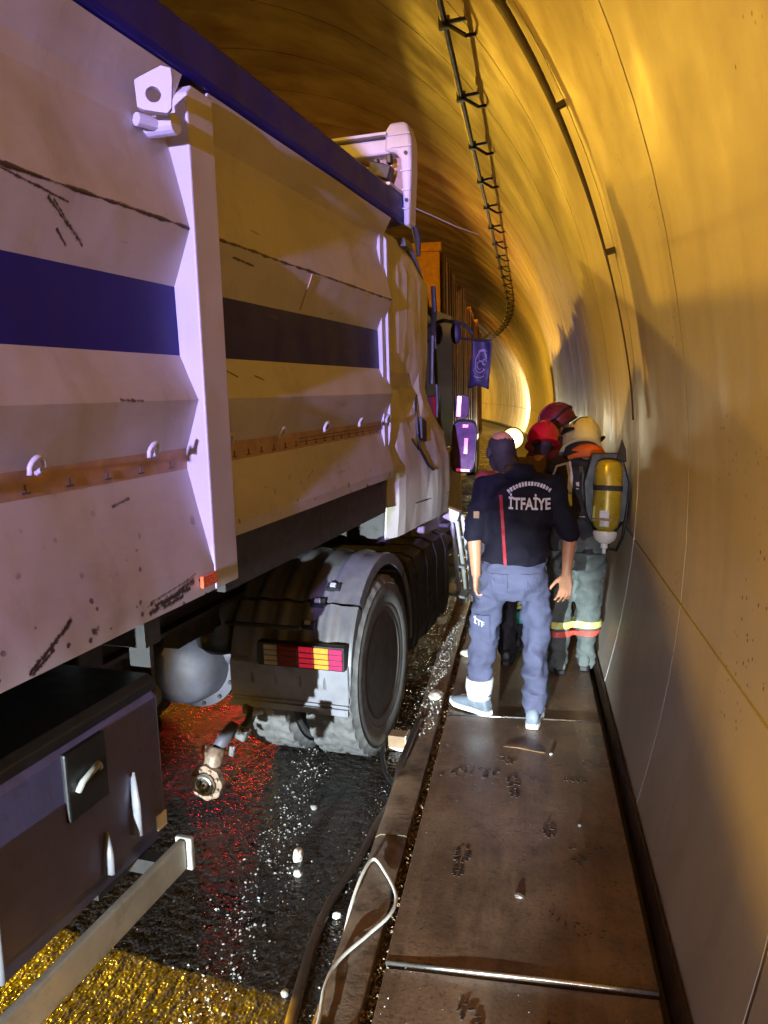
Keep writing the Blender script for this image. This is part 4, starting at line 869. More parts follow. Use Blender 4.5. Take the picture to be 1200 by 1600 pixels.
def head(mb, c, f, up, s=1.0):
    """skull, jaw, nose, brows, ears; f = way the face looks"""
    f=f.normalized(); up=(up-f*up.dot(f)).normalized(); r=f.cross(up)
    mb.ell(c+up*0.030*s-f*0.012*s, r*0.074*s, f*0.095*s, up*0.088*s, 20, 12)
    mb.ell(c-up*0.035*s+f*0.022*s, r*0.060*s, f*0.068*s, up*0.078*s, 18, 10)
    mb.ell(c-up*0.085*s+f*0.050*s, r*0.030*s, f*0.030*s, up*0.024*s)
    mb.tube([c+up*0.015*s+f*0.083*s, c-up*0.020*s+f*0.104*s, c-up*0.030*s+f*0.090*s],[0.009*s,0.015*s,0.012*s],10)
    mb.ell(c+up*0.024*s+f*0.076*s, r*0.055*s, f*0.014*s, up*0.010*s)
    mb.ell(c-up*0.054*s+f*0.080*s, r*0.024*s, f*0.010*s, up*0.006*s)
    for sx in (-1,1):
        mb.ell(c+r*sx*0.077*s-f*0.008*s-up*0.006*s, r*0.010*s, f*0.020*s, up*0.033*s, 12, 8)
        mb.ell(c+r*sx*0.034*s+f*0.062*s-up*0.018*s, r*0.024*s, f*0.018*s, up*0.018*s, 10, 6)
def scalp(name, c, f, up, s, mat, parent, keep, th=0.006, k=1.03):
    """hair as a shell over part of the skull; keep(u,fwd,side) in unit-skull coordinates"""
    f=f.normalized(); up=(up-f*up.dot(f)).normalized(); r=f.cross(up); bm=bmesh.new(); bmesh.ops.create_uvsphere(bm,u_segments=40,v_segments=28,radius=1)
    bmesh.ops.delete(bm,geom=[q for q in bm.faces if not keep(q.calc_center_median().z,q.calc_center_median().y,q.calc_center_median().x)],context='FACES')
    for v in bm.verts:
        n_=1+0.02*noise.noise(v.co*9); v.co=c+up*0.024*s-f*0.010*s+(r*v.co.x*0.077*s+f*v.co.y*0.098*s+up*v.co.z*(0.090 if v.co.z>0 else 0.115)*s)*k*n_
    me=bpy.data.meshes.new(name); bm.to_mesh(me); bm.free(); me.materials.append(mat); me.polygons.foreach_set('use_smooth',[True]*len(me.polygons))
    o=bpy.data.objects.new(name,me); COL.objects.link(o); o.parent=parent; m=o.modifiers.new('t','SOLIDIFY'); m.thickness=th; return o
def folds(amp, sx=9, sz=14, seed=0.0):
    def fn(c):
        q=V(c.x+0.25*c.z,c.y,c.z-0.3*c.x); q2=V(c.x-0.2*c.z,c.y,c.z+0.45*c.x)
        a=noise.noise(V(q.x*sx+seed,q.y*sx,q.z*sz*0.9)); b=noise.noise(V(q2.x*sx*0.7,q2.y*sx*0.7,q2.z*sz*1.5+seed*3)); d=noise.noise(V(c.x*4+seed,c.y*4,c.z*4))
        return amp*(1.1*(0.35-abs(a)*1.6)+0.8*(0.3-abs(b)*1.6)*(0.5+d)+0.9*d)
    return fn
def hair_on(name, body, cond, mat, parent, off=0.003):
    me0=body.data; keep=[pl for pl in me0.polygons if cond(pl.center)]; idx={}; vs=[]; fs=[]
    for pl in keep:
        f=[]
        for i in pl.vertices:
            if i not in idx:
                v=me0.vertices[i]; idx[i]=len(vs); vs.append(v.co+v.normal*(off+0.0015*noise.noise(v.co*90)))
            f.append(idx[i])
        fs.append(f)
    me=bpy.data.meshes.new(name); me.from_pydata([tuple(v) for v in vs],[],fs); me.materials.append(mat); me.polygons.foreach_set('use_smooth',[True]*len(me.polygons))
    o=bpy.data.objects.new(name,me); COL.objects.link(o); o.parent=parent; m=o.modifiers.new('t','SOLIDIFY'); m.thickness=0.004; return o
def shoe(name, an, toe, L, mat, parent, solemat, hgt=0.10, boot=0.0):
    """an: ankle on the ground plane z; toe: unit direction"""
    t=V(toe.x,toe.y,0).normalized(); s=t.cross(V(0,0,1)); heel=V(an.x,an.y,0)-t*L*0.27; gz=an.z
    mb=MB(); secs=[(0.0,0.030,0.045),(0.04,0.036,0.085),(0.16,0.038,hgt),(0.34,0.038,hgt),(0.46,0.040,0.080),(0.62,0.047,0.062),(0.80,0.048,0.050),(0.94,0.036,0.036),(1.0,0.016,0.022)]
    rings=[]
    for u,hw,h in secs:
        c=heel+t*L*u; c.z=gz+0.018+h/2; rings.append(ring(c,s*hw,V(0,0,h/2),16,0.8))
    mb.loft(rings); 
    if boot: mb.capsule(V(an.x,an.y,gz+0.07),0.05,V(an.x,an.y,gz+boot),0.058)
    o=fuse(name,mb,0.010,mat,parent,3)
    so=MB(); rings=[]
    for u,hw in ((-0.015,0.020),(0.02,0.034),(0.16,0.041),(0.36,0.039),(0.62,0.050),(0.82,0.051),(0.96,0.038),(1.02,0.018)):
        c=heel+t*L*u; up=0.012*max(0,(u-0.8)/0.2); rings.append([c+s*hw*a+V(0,0,gz+z+up) for a,z in ((-0.96,0.0),(0.96,0.0),(1.0,0.014),(0.97,0.030),(-0.97,0.030),(-1.0,0.014))])
    so.loft(rings); sl=so.build('sole',solemat,o,smooth=False,bevel=0.004); return o
def person(name, label, base, J, top, pants, shoes, group, sleeve=1.0, hair=None, topwr=0.006, wid=1.0, toplen=0.0, voxel=0.011, bulk=1.0, mitt=False):
    """J: joint positions in metres relative to base; the figure looks along J['face']"""
    P=thing(name,label,'person',base,0,group)
    g=lambda k: V(*J[k])
    rt=(g('shR')-g('shL')).normalized(); spine=(g('neck')-g('pel')).normalized(); fw=V(0,0,1).cross(rt).normalized()
    if fw.y<0 and J.get('front',1)>0: fw=-fw
    # ---- body
    b=MB(); h=g('head'); face=V(*J['face']).normalized(); hup=V(*J.get('hup',(0,0,1)))
    head(b,h,face,hup,J.get('hs',1.0))
    b.capsule(g('neck')-spine*0.06,0.062,h-hup.normalized()*0.03-face*0.015,0.058)
    b.loft([ring(g('pel')-spine*0.05,rt*0.12,fw*0.08),ring(g('pel')+spine*0.14,rt*0.11,fw*0.075),ring(g('pel').lerp(g('neck'),0.62),rt*0.13,fw*0.08),ring(g('pel').lerp(g('neck'),0.86),rt*0.12,fw*0.06),ring(g('neck'),rt*0.06,fw*0.06)])
    for s in 'LR':
        b.capsule(g('sh'+s),0.048,g('el'+s),0.040); b.capsule(g('el'+s),0.041,g('wr'+s),0.027)
        b.capsule(g('hip'+s),0.055,g('kn'+s),0.038); b.capsule(g('kn'+s),0.038,g('an'+s)+V(0,0,0.09),0.032)
        b.capsule(g('an'+s)+V(0,0,0.07),0.036,g('an'+s)+V(*J['toe'+s]).normalized()*0.12+V(0,0,0.05),0.028)
        if J.get('hand'+s): hd,pn_,th,cu=J['hand'+s]; hand(b,g('wr'+s),V(*hd),V(*pn_),V(*th),0.185,cu)
    body=fuse('body',b,J.get('vox',0.0075),M['skin'],P,3)
    # ---- top
    t=MB(); nk=g('neck'); pl=g('pel'); w_=wid*bulk
    hem=pl+spine*(0.04-toplen)
    t.loft([ring(hem,rt*0.185*w_,fw*0.135*bulk),ring(pl+spine*0.10,rt*0.175*w_,fw*0.13*bulk),ring(pl.lerp(nk,0.45),rt*0.178*w_,fw*0.128*bulk),ring(pl.lerp(nk,0.68),rt*0.195*w_,fw*0.13*bulk),ring(pl.lerp(nk,0.86),rt*0.185*w_,fw*0.112*bulk),ring(pl.lerp(nk,0.96),rt*0.12*w_,fw*0.085),ring(nk+spine*0.01,rt*0.072,fw*0.07)])
    for s in 'LR':
        t.capsule(nk.lerp(g('sh'+s),0.35)-spine*0.02,0.066,g('sh'+s),0.070*bulk)
        e=g('sh'+s).lerp(g('el'+s),min(1,sleeve)); t.capsule(g('sh'+s),0.070*bulk,e,(0.062 if sleeve<1.01 else 0.060)*bulk)
        if sleeve>1: e2=g('el'+s).lerp(g('wr'+s),sleeve-1); t.capsule(g('el'+s),0.060*bulk,e2,0.046*bulk)
    shirt=fuse('shirt' if sleeve<1.05 else 'jacket',t,voxel,M[top],P,4,folds(topwr,7,11,J.get('seed',0)))
    # ---- trousers
    q=MB(); q.loft([ring(pl+spine*0.09,rt*0.165*w_,fw*0.12*bulk),ring(pl,rt*0.18*w_,fw*0.135*bulk),ring(pl-V(0,0,0.10),rt*0.175*w_,fw*0.125*bulk),ring(pl-V(0,0,0.17),rt*0.13*w_,fw*0.10*bulk)])
    for s in 'LR':
        q.capsule(g('hip'+s),0.098*bulk,g('kn'+s),0.078*bulk); q.capsule(g('kn'+s),0.076*bulk,g('an'+s)+V(0,0,J.get('cuff',0.10)),0.066*bulk)
    tr_=fuse('trousers',q,voxel,M[pants],P,4,folds(0.021,9,13,J.get('seed',0)+3))
    for s in 'LR': shoe('shoe',g('an'+s),V(*J['toe'+s]),J.get('shoeL',0.285),M[shoes[0]],P,M[shoes[1]],boot=J.get('boot',0.0))
    return P,body,shirt,tr_
def bvh(o):
    me=o.data; return BVHTree.FromPolygons([v.co.copy() for v in me.vertices],[tuple(p.vertices) for p in me.polygons])
def drape(name, pts2d, faces, tree, mat, parent, off=0.004, y0=-1.0):
    """lay flat print (x,z) on the surface facing the camera side"""
    vs=[]
    for x,z in pts2d:
        hit=tree.ray_cast(V(x,y0,z),V(0,1,0)); yy=hit[0].y-off if hit[0] is not None else None; vs.append([x,yy,z])
    ok=[v[1] for v in vs if v[1] is not None]; md=sum(ok)/len(ok) if ok else 0
    for v in vs:
        if v[1] is None: v[1]=md
    me=bpy.data.meshes.new(name); me.from_pydata([tuple(v) for v in vs],[],faces); me.materials.append(mat); o=bpy.data.objects.new(name,me); COL.objects.link(o); o.parent=parent
    s=o.modifiers.new('t','SOLIDIFY'); s.thickness=0.002; return o
def text_mesh(txt,size,bold=0.0):
    cu=bpy.data.curves.new('txt','FONT'); cu.body=txt; cu.size=size; cu.align_x='CENTER'; cu.align_y='CENTER'; cu.offset=bold; cu.resolution_u=3
    o=bpy.data.objects.new('txt',cu); COL.objects.link(o); dg=bpy.context.evaluated_depsgraph_get(); dg.update(); me=bpy.data.meshes.new_from_object(o.evaluated_get(dg)); bpy.data.objects.remove(o); bpy.data.curves.remove(cu)
    bm=bmesh.new(); bm.from_mesh(me); bmesh.ops.triangulate(bm,faces=bm.faces); bmesh.ops.subdivide_edges(bm,edges=[e for e in bm.edges if e.calc_length()>0.02],cuts=2); bmesh.ops.triangulate(bm,faces=bm.faces)
    vs=[(v.co.x,v.co.y) for v in bm.verts]; bm.verts.index_update(); fs=[tuple(v.index for v in f.verts) for f in bm.faces]; bm.free(); bpy.data.meshes.remove(me); return vs,fs
def band(name, o_cloth, a, b, r, z, hgt, mat, parent, n=28):
    """reflective band hugging a trouser leg from axis a-b at height z"""
    t=(z-a.z)/(b.z-a.z); c=a.lerp(b,t); tree=bvh(o_cloth); mb=MB(); R0=[];R1=[]
    def hug(zz):
        out=[]
        cc=V(c.x,c.y,zz)
        for k in range(n):
            d=V(math.cos(2*math.pi*k/n),math.sin(2*math.pi*k/n),0); hit=tree.ray_cast(cc+d*0.16,-d); rr_=(hit[0]-cc).length if hit[0] is not None else r
            out.append(min(rr_,r*1.5))
        out=[(out[i-1]+out[i]+out[(i+1)%n])/3 for i in range(n)]
        return [cc+V(math.cos(2*math.pi*k/n),math.sin(2*math.pi*k/n),0)*(out[k]+0.010) for k in range(n)],[cc+V(math.cos(2*math.pi*k/n),math.sin(2*math.pi*k/n),0)*(out[k]-0.006) for k in range(n)]
    o0,i0=hug(z-hgt/2); o1,i1=hug(z+hgt/2)
    mb.loft([i0,o0,o1,i1],0,False,True); return mb.build(name,mat,parent,smooth=False)
PG='rescue workers crowded on the walkway'
# ---- man in navy, nearest
A=(-0.075,4.20,PZ+0.014)
JA=dict(pel=(0.005,-0.01,0.86),neck=(0.035,0.10,1.365),head=(-0.075,0.215,1.480),face=(-0.35,0.9,-0.28),hup=(-0.05,0.35,0.93),
 shL=(-0.155,0.09,1.300),elL=(-0.215,0.0,1.03),wrL=(-0.205,-0.03,0.83),shR=(0.215,0.07,1.30),elR=(0.300,0.02,1.03),wrR=(0.285,-0.01,0.835),
 hipL=(-0.095,0.0,0.84),knL=(-0.175,0.05,0.45),anL=(-0.195,0.02,0.0),hipR=(0.10,0.0,0.84),knR=(0.125,0.02,0.44),anR=(0.11,-0.10,0.0),
 toeL=(-0.75,0.55,0),toeR=(0.12,1.0,0),handL=((0.02,0.05,-1),(1,0.2,0),(0.15,1,0),1.0),handR=((-0.05,-0.02,-1),(-0.5,-0.9,0),(-0.8,0.5,0),0.55),seed=1.0,vox=0.006,cuff=0.115)
P,bodyA,shirtA,trA=person('person','man in navy polo shirt and bluish trousers seen from behind, nearest on the walkway',A,JA,'navy','trouser_blue',('shoe','sole'),PG,sleeve=0.92,topwr=0.017,wid=1.02)
hA_=V(*JA['head']); hair_on('hair',bodyA,lambda c: c.z>hA_.z-0.10 and c.z<hA_.z+0.082+0.012*noise.noise(c*60) and (c-hA_).dot(V(*JA['face']).normalized())<0.030+0.02*noise.noise(c*30) and (c-hA_).length<0.16 and abs((c-hA_).x)<0.2,M['hair_grey'],P)
# collar
mb=MB(); nk=V(*JA['neck']); d=V(-0.05,0.25,1).normalized()
mb.loft([ring(nk-d*0.03,V(0.098,0,0),V(0,0.092,-0.02),24,1.0),ring(nk+d*0.050,V(0.080,0,0),V(0,0.080,-0.02),24,1.0),ring(nk+d*0.050,V(0.073,0,0),V(0,0.073,-0.02),24,1.0),ring(nk-d*0.02,V(0.080,0,0),V(0,0.075,-0.02),24,1.0)],0,False,True); mb.build('collar',M['navy'],P,smooth=True)
treeA=bvh(shirtA)
vs,fs=text_mesh('İTFAİYE',0.080,0.0021); sx_=0.222/(max(v[0] for v in vs)-min(v[0] for v in vs))
drape('back_print',[(0.085+x*sx_,1.222+y-0.03*x) for x,y in vs],fs,treeA,M['print_white'],shirtA,0.006)
# arched line above it: letters too blurred to read, kept as uneven letter-shaped marks
vs=[];fs=[]
for k in range(15):
    a=R(126-k*5.15); c=V(0.085+0.185*math.cos(a),1.142+0.185*math.sin(a),0)
    for q in range(random.choice((2,2,3))):
        w0=random.uniform(0.003,0.005); hh=random.uniform(0.018,0.023); off=(q-1)*0.006; tl_=V(-math.sin(a),math.cos(a),0); n_=V(math.cos(a),math.sin(a),0)
        if q==2: cc=c+n_*random.uniform(-.006,.008); w0,hh=0.008,0.005
        else: cc=c-tl_*off
        o=len(vs); 
        for sx__,sz__ in ((-1,-1),(1,-1),(1,1),(-1,1)): p=cc+tl_*sx__*w0/1.6+n_*sz__*hh/2; vs.append((p.x,p.y))
        fs.append((o,o+1,o+2,o+3))
drape('arched_print',vs,fs,treeA,M['print_white'],shirtA,0.006)
# red piping down the back
zz=np.linspace(1.27,0.875,28); xx=[-0.070+0.030*((1.27-z)/0.395)**0.8 for z in zz]; vs=[];fs=[]
for z,x in zip(zz,xx): vs+=[(x-0.0085,z),(x+0.0085,z)]
fs=[(2*k,2*k+1,2*k+3,2*k+2) for k in range(len(zz)-1)]
drape('red_piping',vs,fs,treeA,M['piping'],shirtA,0.006)
# sleeve badge, thigh print, white bandage-like cuff
vs,fs=text_mesh('İTF',0.042,0.0006); drape('thigh_print',[(-0.19+x*0.95,0.555+y-0.35*x) for x,y in vs],fs,bvh(trA),M['print_white'],trA,0.016)
drape('sleeve_badge',[(-0.215,1.145),(-0.185,1.145),(-0.185,1.18),(-0.215,1.18)],[(0,1,2,3)],treeA,M['wood'],shirtA,0.012)
kn,an=V(*JA['knL']),V(*JA['anL']); mb=MB(); c0=an+V(0,0,0.09); c1=c0+(kn-an)*0.26
mb.loft([ring(c0,V(0.068,0,0),V(0,0.070,0),20,1),ring(c0.lerp(c1,.5)+V(-.004,0,0),V(0.078,0,0),V(0,0.080,0),20,1),ring(c1,V(0.080,0,0),V(0,0.082,0),20,1),ring(c1,V(0.06,0,0),V(0,0.06,0),20,1),ring(c0,V(0.055,0,0),V(0,0.055,0),20,1)],0,False,True); mb.build('white_cuff',M['cuff_white'],P,smooth=True)
# pockets and seams of the work trousers
treeT=bvh(trA)
for sx__ in (-1,1):
    x0=0.005+sx__*0.085; q=[];n=6
    vs=[(x0-0.050+0.10*i_/n,z) for z in (0.855,0.83,0.80,0.77,0.745) for i_ in range(n+1)]; fs=[(r_*(n+1)+i_,r_*(n+1)+i_+1,(r_+1)*(n+1)+i_+1,(r_+1)*(n+1)+i_) for r_ in range(4) for i_ in range(n)]
    drape('back_pocket',vs,fs,treeT,M['trouser_blue'],trA,0.007)
for sx__,xk in ((-1,-0.175),):
    vs=[(xk-0.045+0.09*i_/6,z) for z in (0.60,0.57,0.53,0.49,0.46) for i_ in range(7)]; fs=[(r_*7+i_,r_*7+i_+1,(r_+1)*7+i_+1,(r_+1)*7+i_) for r_ in range(4) for i_ in range(6)]
    drape('thigh_pocket',vs,fs,treeT,M['trouser_blue'],trA,0.010)
# hand radio
hr=thing('hand_radio','black hand radio held in the left fist of the man in navy','radio',(A[0]-0.175,A[1]-0.02,A[2]+0.745),0.2)
MB().box((0,0,0),(0.055,0.035,0.12)).build('case',M['black'],hr,bevel=0.006); MB().cyl((0.016,0,0.06),(0.018,0,0.14),0.006,8).build('aerial',M['black'],hr); MB().cyl((-0.012,0,0.06),(-0.012,0,0.075),0.008,10).build('knob',M['galv'],hr)

# ---- helmets
def helmet(kind, c, f, up, parent, mat, s=1.0):
    f=f.normalized(); up=(up-f*up.dot(f)).normalized(); r=f.cross(up); c=c+up*0.03*s
    mb=MB(); rings=[]
    for th in np.linspace(-0.30 if kind!='full' else -0.75,1.52,14):
        k=math.cos(th) if th>0 else (1.0-0.02*th*th if kind!='full' else 1.0-0.10*th*th)
        rings.append([c+up*0.125*s*math.sin(th)+(r*math.cos(t)*0.104*s+f*math.sin(t)*0.130*s*(1.0 if math.sin(t)>0 else 1.06))*k for t in np.linspace(0,2*math.pi,28,endpoint=False)])
    mb.loft(rings,0,True); sh=mb.build('helmet',mat,parent,smooth=False); autosmooth(sh,60)
    mb=MB(); z0=-0.035 if kind!='full' else -0.075
    mb.loft([[c+up*(z0*s+0.004)+(r*math.cos(t)*0.112+f*math.sin(t)*(0.150 if math.sin(t)>0.3 else 0.138))*s for t in np.linspace(0,2*math.pi,32,endpoint=False)],[c+up*(z0*s-0.012)+(r*math.cos(t)*0.115+f*math.sin(t)*(0.165 if math.sin(t)>0.3 else 0.143))*s for t in np.linspace(0,2*math.pi,32,endpoint=False)],[c+up*(z0*s-0.016)+(r*math.cos(t)*0.100+f*math.sin(t)*0.128)*s for t in np.linspace(0,2*math.pi,32,endpoint=False)]])
    mb.build('brim',mat if kind!='goggle' else M['black'],sh)
    mb=MB(); mb.tube([c+(up*math.sin(a)*0.129+f*math.cos(a)*0.137)*s for a in np.linspace(0.1,math.pi-0.25,18)],[0.008 if 0<k<17 else 0.004 for k in range(18)],8); mb.build('ridge',mat,sh,smooth=True)
    if kind=='goggle':
        mb=MB(); mb.tube([c+up*(0.035+0.02*math.sin(t*2))*s+(r*math.cos(t)*0.107+f*math.sin(t)*0.136)*s for t in np.linspace(0,2*math.pi,30)],0.010,6); mb.build('goggle_strap',M['black'],sh)
    if kind=='full':
        # dark visor band, side plates and neck curtain
        mb=MB()
        for sg in (-1,1):
            mb.tube([c+r*sg*0.107*s*math.cos(0.2)+f*0.05*s+up*0.03*s, c+r*sg*0.111*s-f*0.02*s+up*0.02*s, c+r*sg*0.100*s-f*0.09*s-up*0.01*s],[0.010,0.022,0.010],8)
        mb.build('side_plate',M['black'],sh)
        mb=MB(); mb.tube([c+(up*math.sin(a)*0.108+r*(math.cos(a))*0.088-f*0.065)*s for a in np.linspace(0.35,2.8,14)],0.0085,6); mb.build('shell_band',M['black'],sh,smooth=True)
        mb=MB(); a_=np.linspace(math.pi*1.0,math.pi*2.0,18); mb.loft([[c-up*(0.085)*s+(r*math.cos(t)*0.100+f*math.sin(t)*0.125)*s for t in a_]+[c-up*0.085*s+(r*math.cos(t)*0.092+f*math.sin(t)*0.117)*s for t in a_[::-1]],[c-up*0.17*s+(r*math.cos(t)*0.118+f*math.sin(t)*0.13)*s for t in a_]+[c-up*0.17*s+(r*math.cos(t)*0.110+f*math.sin(t)*0.12)*s for t in a_[::-1]]]); mb.build('neck_curtain',M['bunker_dark'],sh)
        mb=MB(); mb.cyl(c+r*0.112*s+f*0.03*s-up*0.02*s,c+r*0.128*s+f*0.03*s-up*0.02*s,0.020,14); mb.cyl(c-r*0.112*s+f*0.03*s-up*0.02*s,c-r*0.128*s+f*0.03*s-up*0.02*s,0.020,14); mb.build('visor_pivot',M['dark_steel'],sh)
    return sh
# ---- firefighter with the cylinder
D=(0.315,5.02,PZ+0.006)
JD=dict(pel=(0.0,0.0,0.86),neck=(0.06,0.15,1.375),head=(0.035,0.265,1.475),face=(-0.45,0.8,-0.55),hup=(0.05,0.6,0.8),
 shL=(-0.125,0.16,1.32),elL=(-0.20,0.32,1.10),wrL=(-0.18,0.52,1.02),shR=(0.225,0.08,1.31),elR=(0.255,0.10,1.03),wrR=(0.205,0.25,0.86),
 hipL=(-0.095,0.0,0.84),knL=(-0.11,0.03,0.45),anL=(-0.115,-0.05,0.0),hipR=(0.09,0.0,0.84),knR=(0.075,0.03,0.45),anR=(0.06,0.03,0.0),
 toeL=(-0.2,1,0),toeR=(0.15,1,0),handL=((0,0.7,-0.6),(1,0,0),(0,0.5,0.6),0.9),handR=((-0.1,0.6,-0.8),(-1,0,0),(0,0.8,0.5),0.9),seed=5.0,cuff=0.06,boot=0.12)
P,bodyD,jacD,trD=person('person','firefighter in cream helmet and grey trousers wearing a yellow air cylinder',D,JD,'bunker_dark','bunker_grey',('bunker_grey','black'),PG,sleeve=1.95,topwr=0.020,wid=1.0,toplen=0.10,bulk=1.06)
hD=helmet('full',V(*JD['head']),V(*JD['face']),V(*JD['hup']),P,M['helmet_cream'],1.12)
mb=MB(); nk=V(*JD['neck'])+V(0,0.01,0.015); d=V(0.05,0.4,0.9).normalized(); rt=V(1,0,0); b2=d.cross(rt)
mb.loft([ring(nk-d*0.03,rt*0.125,b2*0.115,24,1),ring(nk+d*0.02,rt*0.125,b2*0.12,24,1),ring(nk+d*0.055,rt*0.105,b2*0.10,24,1),ring(nk+d*0.05,rt*0.09,b2*0.085,24,1),ring(nk-d*0.03,rt*0.10,b2*0.09,24,1)],0,False,True); o=mb.build('orange_hood',M['orange_cloth'],P,smooth=True)
for v in o.data.vertices: v.co += V(*[0.008*noise.noise(v.co*16+V(k,0,0)) for k in (0,7,13)])
for s in 'LR':
    a,b=V(*JD['an'+s]),V(*JD['kn'+s]); band('reflective_band',trD,a,b,0.09,0.315,0.042,M['hi_yellow'],trD); band('reflective_band',trD,a,b,0.09,0.258,0.036,M['hi_red'],trD)
treeD=bvh(jacD)
def patch(name,quad,mat,tree,par,off=0.004): return drape(name,quad,[(0,1,2,3)],tree,mat,par,off)
def strip(name,pts,wd,mat,tree,par):
    P_=[]; 
    for i in range(len(pts)-1):
        for q in range(6): t=q/6; P_.append((pts[i][0]+(pts[i+1][0]-pts[i][0])*t,pts[i][1]+(pts[i+1][1]-pts[i][1])*t))
    P_.append(pts[-1]); vs=[]
    for i,p in enumerate(P_):
        d=V(P_[min(i+1,len(P_)-1)][0]-P_[max(i-1,0)][0],P_[min(i+1,len(P_)-1)][1]-P_[max(i-1,0)][1],0).normalized(); n=V(-d.y,d.x,0)*wd/2; vs+=[(p[0]-n.x,p[1]-n.y),(p[0]+n.x,p[1]+n.y)]
    return drape(name,vs,[(2*k,2*k+1,2*k+3,2*k+2) for k in range(len(P_)-1)],tree,mat,par,0.006)
strip('reflective_braces',[(-0.055,1.36),(-0.045,1.28),(-0.052,1.18)],0.030,M['hi_silver'],treeD,jacD)
strip('reflective_braces',[(-0.055,1.175),(-0.055,1.10)],0.034,M['hi_yellow'],treeD,jacD)
strip('shoulder_seam',[(-0.155,1.27),(-0.13,1.34),(-0.04,1.365)],0.012,M['hi_silver'],treeD,jacD)
strip('shoulder_seam',[(-0.20,1.13),(-0.17,1.20),(-0.15,1.26)],0.012,M['hi_yellow'],treeD,jacD)
patch('jacket_badge',[(-0.012,1.205),(0.02,1.205),(0.02,1.245),(-0.012,1.245)],M['hi_silver'],treeD,jacD)
patch('jacket_badge',[(0.0,1.035),(0.052,1.03),(0.052,1.06),(0.0,1.065)],M['hi_silver'],treeD,jacD)
patch('jacket_badge',[(0.215,1.18),(0.235,1.18),(0.235,1.21),(0.215,1.21)],M['hi_silver'],treeD,jacD)
patch('pocket_flash',[(0.155,0.60),(0.172,0.60),(0.180,0.68),(0.166,0.68)],M['hi_red'],bvh(trD),trD)
# breathing set on his back
bs=thing('breathing_set','yellow air cylinder worn valve down on the back of the firefighter by the wall','air cylinder',(D[0]+0.165,D[1]-0.20,D[2]+1.20),0)
ax=V(0.055,0.12,0.99).normalized(); 
mb=MB(); prof=[(0.004,0.205),(0.05,0.200),(0.072,0.185),(0.083,0.155),(0.084,0.10),(0.0845,-0.10),(0.083,-0.16),(0.070,-0.205),(0.045,-0.228),(0.025,-0.235)]
mb.lathe(prof[::-1],(0,0,0),ax,32); autosmooth(mb.build('cylinder',M['cyl_yellow'],bs),35)
mb=MB(); mb.lathe([(0.0855,0.015),(0.0885,0.017),(0.0885,0.045),(0.0855,0.047)],(0,0,0),ax,32,closed=True); mb.build('cylinder_strap',M['bunker_dark'],bs)
MB().lathe([(0.0856,-0.165),(0.0872,-0.163),(0.0872,-0.155),(0.0856,-0.153)],(0,0,0),ax,32,closed=True).build('cylinder_ring',M['wood'],bs)
mb=MB(); mb.lathe([(0.030,-0.225),(0.070,-0.232),(0.073,-0.25),(0.060,-0.285),(0.035,-0.305),(0.022,-0.31),(0.022,-0.335),(0.012,-0.34),(0.012,-0.37),(0.002,-0.37)],(0,0,0),ax,24); autosmooth(mb.build('valve_guard',M['white_plastic'],bs),35)
def onc(th,h,r): 
    t=ax; a=t.cross(V(0,0,1)).normalized(); b=a.cross(t); return t*h+a*math.cos(th)*r+b*math.sin(th)*r
def cpatch(name,th0,th1,h0,h1,mat):
    mb=MB(); n=6; mb.add([onc(th0+(th1-th0)*k/n,h,0.0858) for h in (h0,h1) for k in range(n+1)],[(k,k+1,n+2+k,n+1+k) for k in range(n)]); o=mb.build(name,mat,bs); m=o.modifiers.new('t','SOLIDIFY'); m.thickness=0.002
# find the angle that faces the camera (-y)
thc=max(np.linspace(0,2*math.pi,90),key=lambda t:-onc(t,0,1).y+0.25*onc(t,0,1).x*-1)
cpatch('label',thc-0.35,thc+0.30,-0.150,-0.105,M['print_white']); cpatch('label',thc-0.40,thc+0.25,-0.222+0.02,-0.166,M['tub_clean']); cpatch('label',thc+0.75,thc+1.05,-0.17,-0.08,M['hi_yellow'])
mb=MB(); mb.prism([(-0.12,-0.20),(0.12,-0.20),(0.14,0.05),(0.09,0.24),(-0.09,0.24),(-0.14,0.05)],'y',0.086,0.105); mb.build('back_plate',M['black'],bs,bevel=0.01)
mb=MB(); mb.prism([(0.055,0.20),(0.115,0.18),(0.11,0.26),(0.085,0.325)],'y',0.06,0.085); mb.build('shoulder_hook',M['bunker_dark'],bs,bevel=0.005)
mb=MB(); mb.tube([onc(thc,-0.33,0.01),V(0.06,0.02,-0.36),V(0.10,0.06,-0.28),V(0.13,0.09,-0.10),V(0.10,0.12,0.12)],0.010,8); mb.build('air_line',M['black'],bs,smooth=True)
mb=MB(); mb.tube([V(-0.16,0.0,0.10),V(-0.165,-0.01,-0.02),V(-0.12,0.0,-0.16),V(-0.07,0.02,-0.26)],0.008,8); mb.build('air_line',M['bunker_dark'],bs,smooth=True)
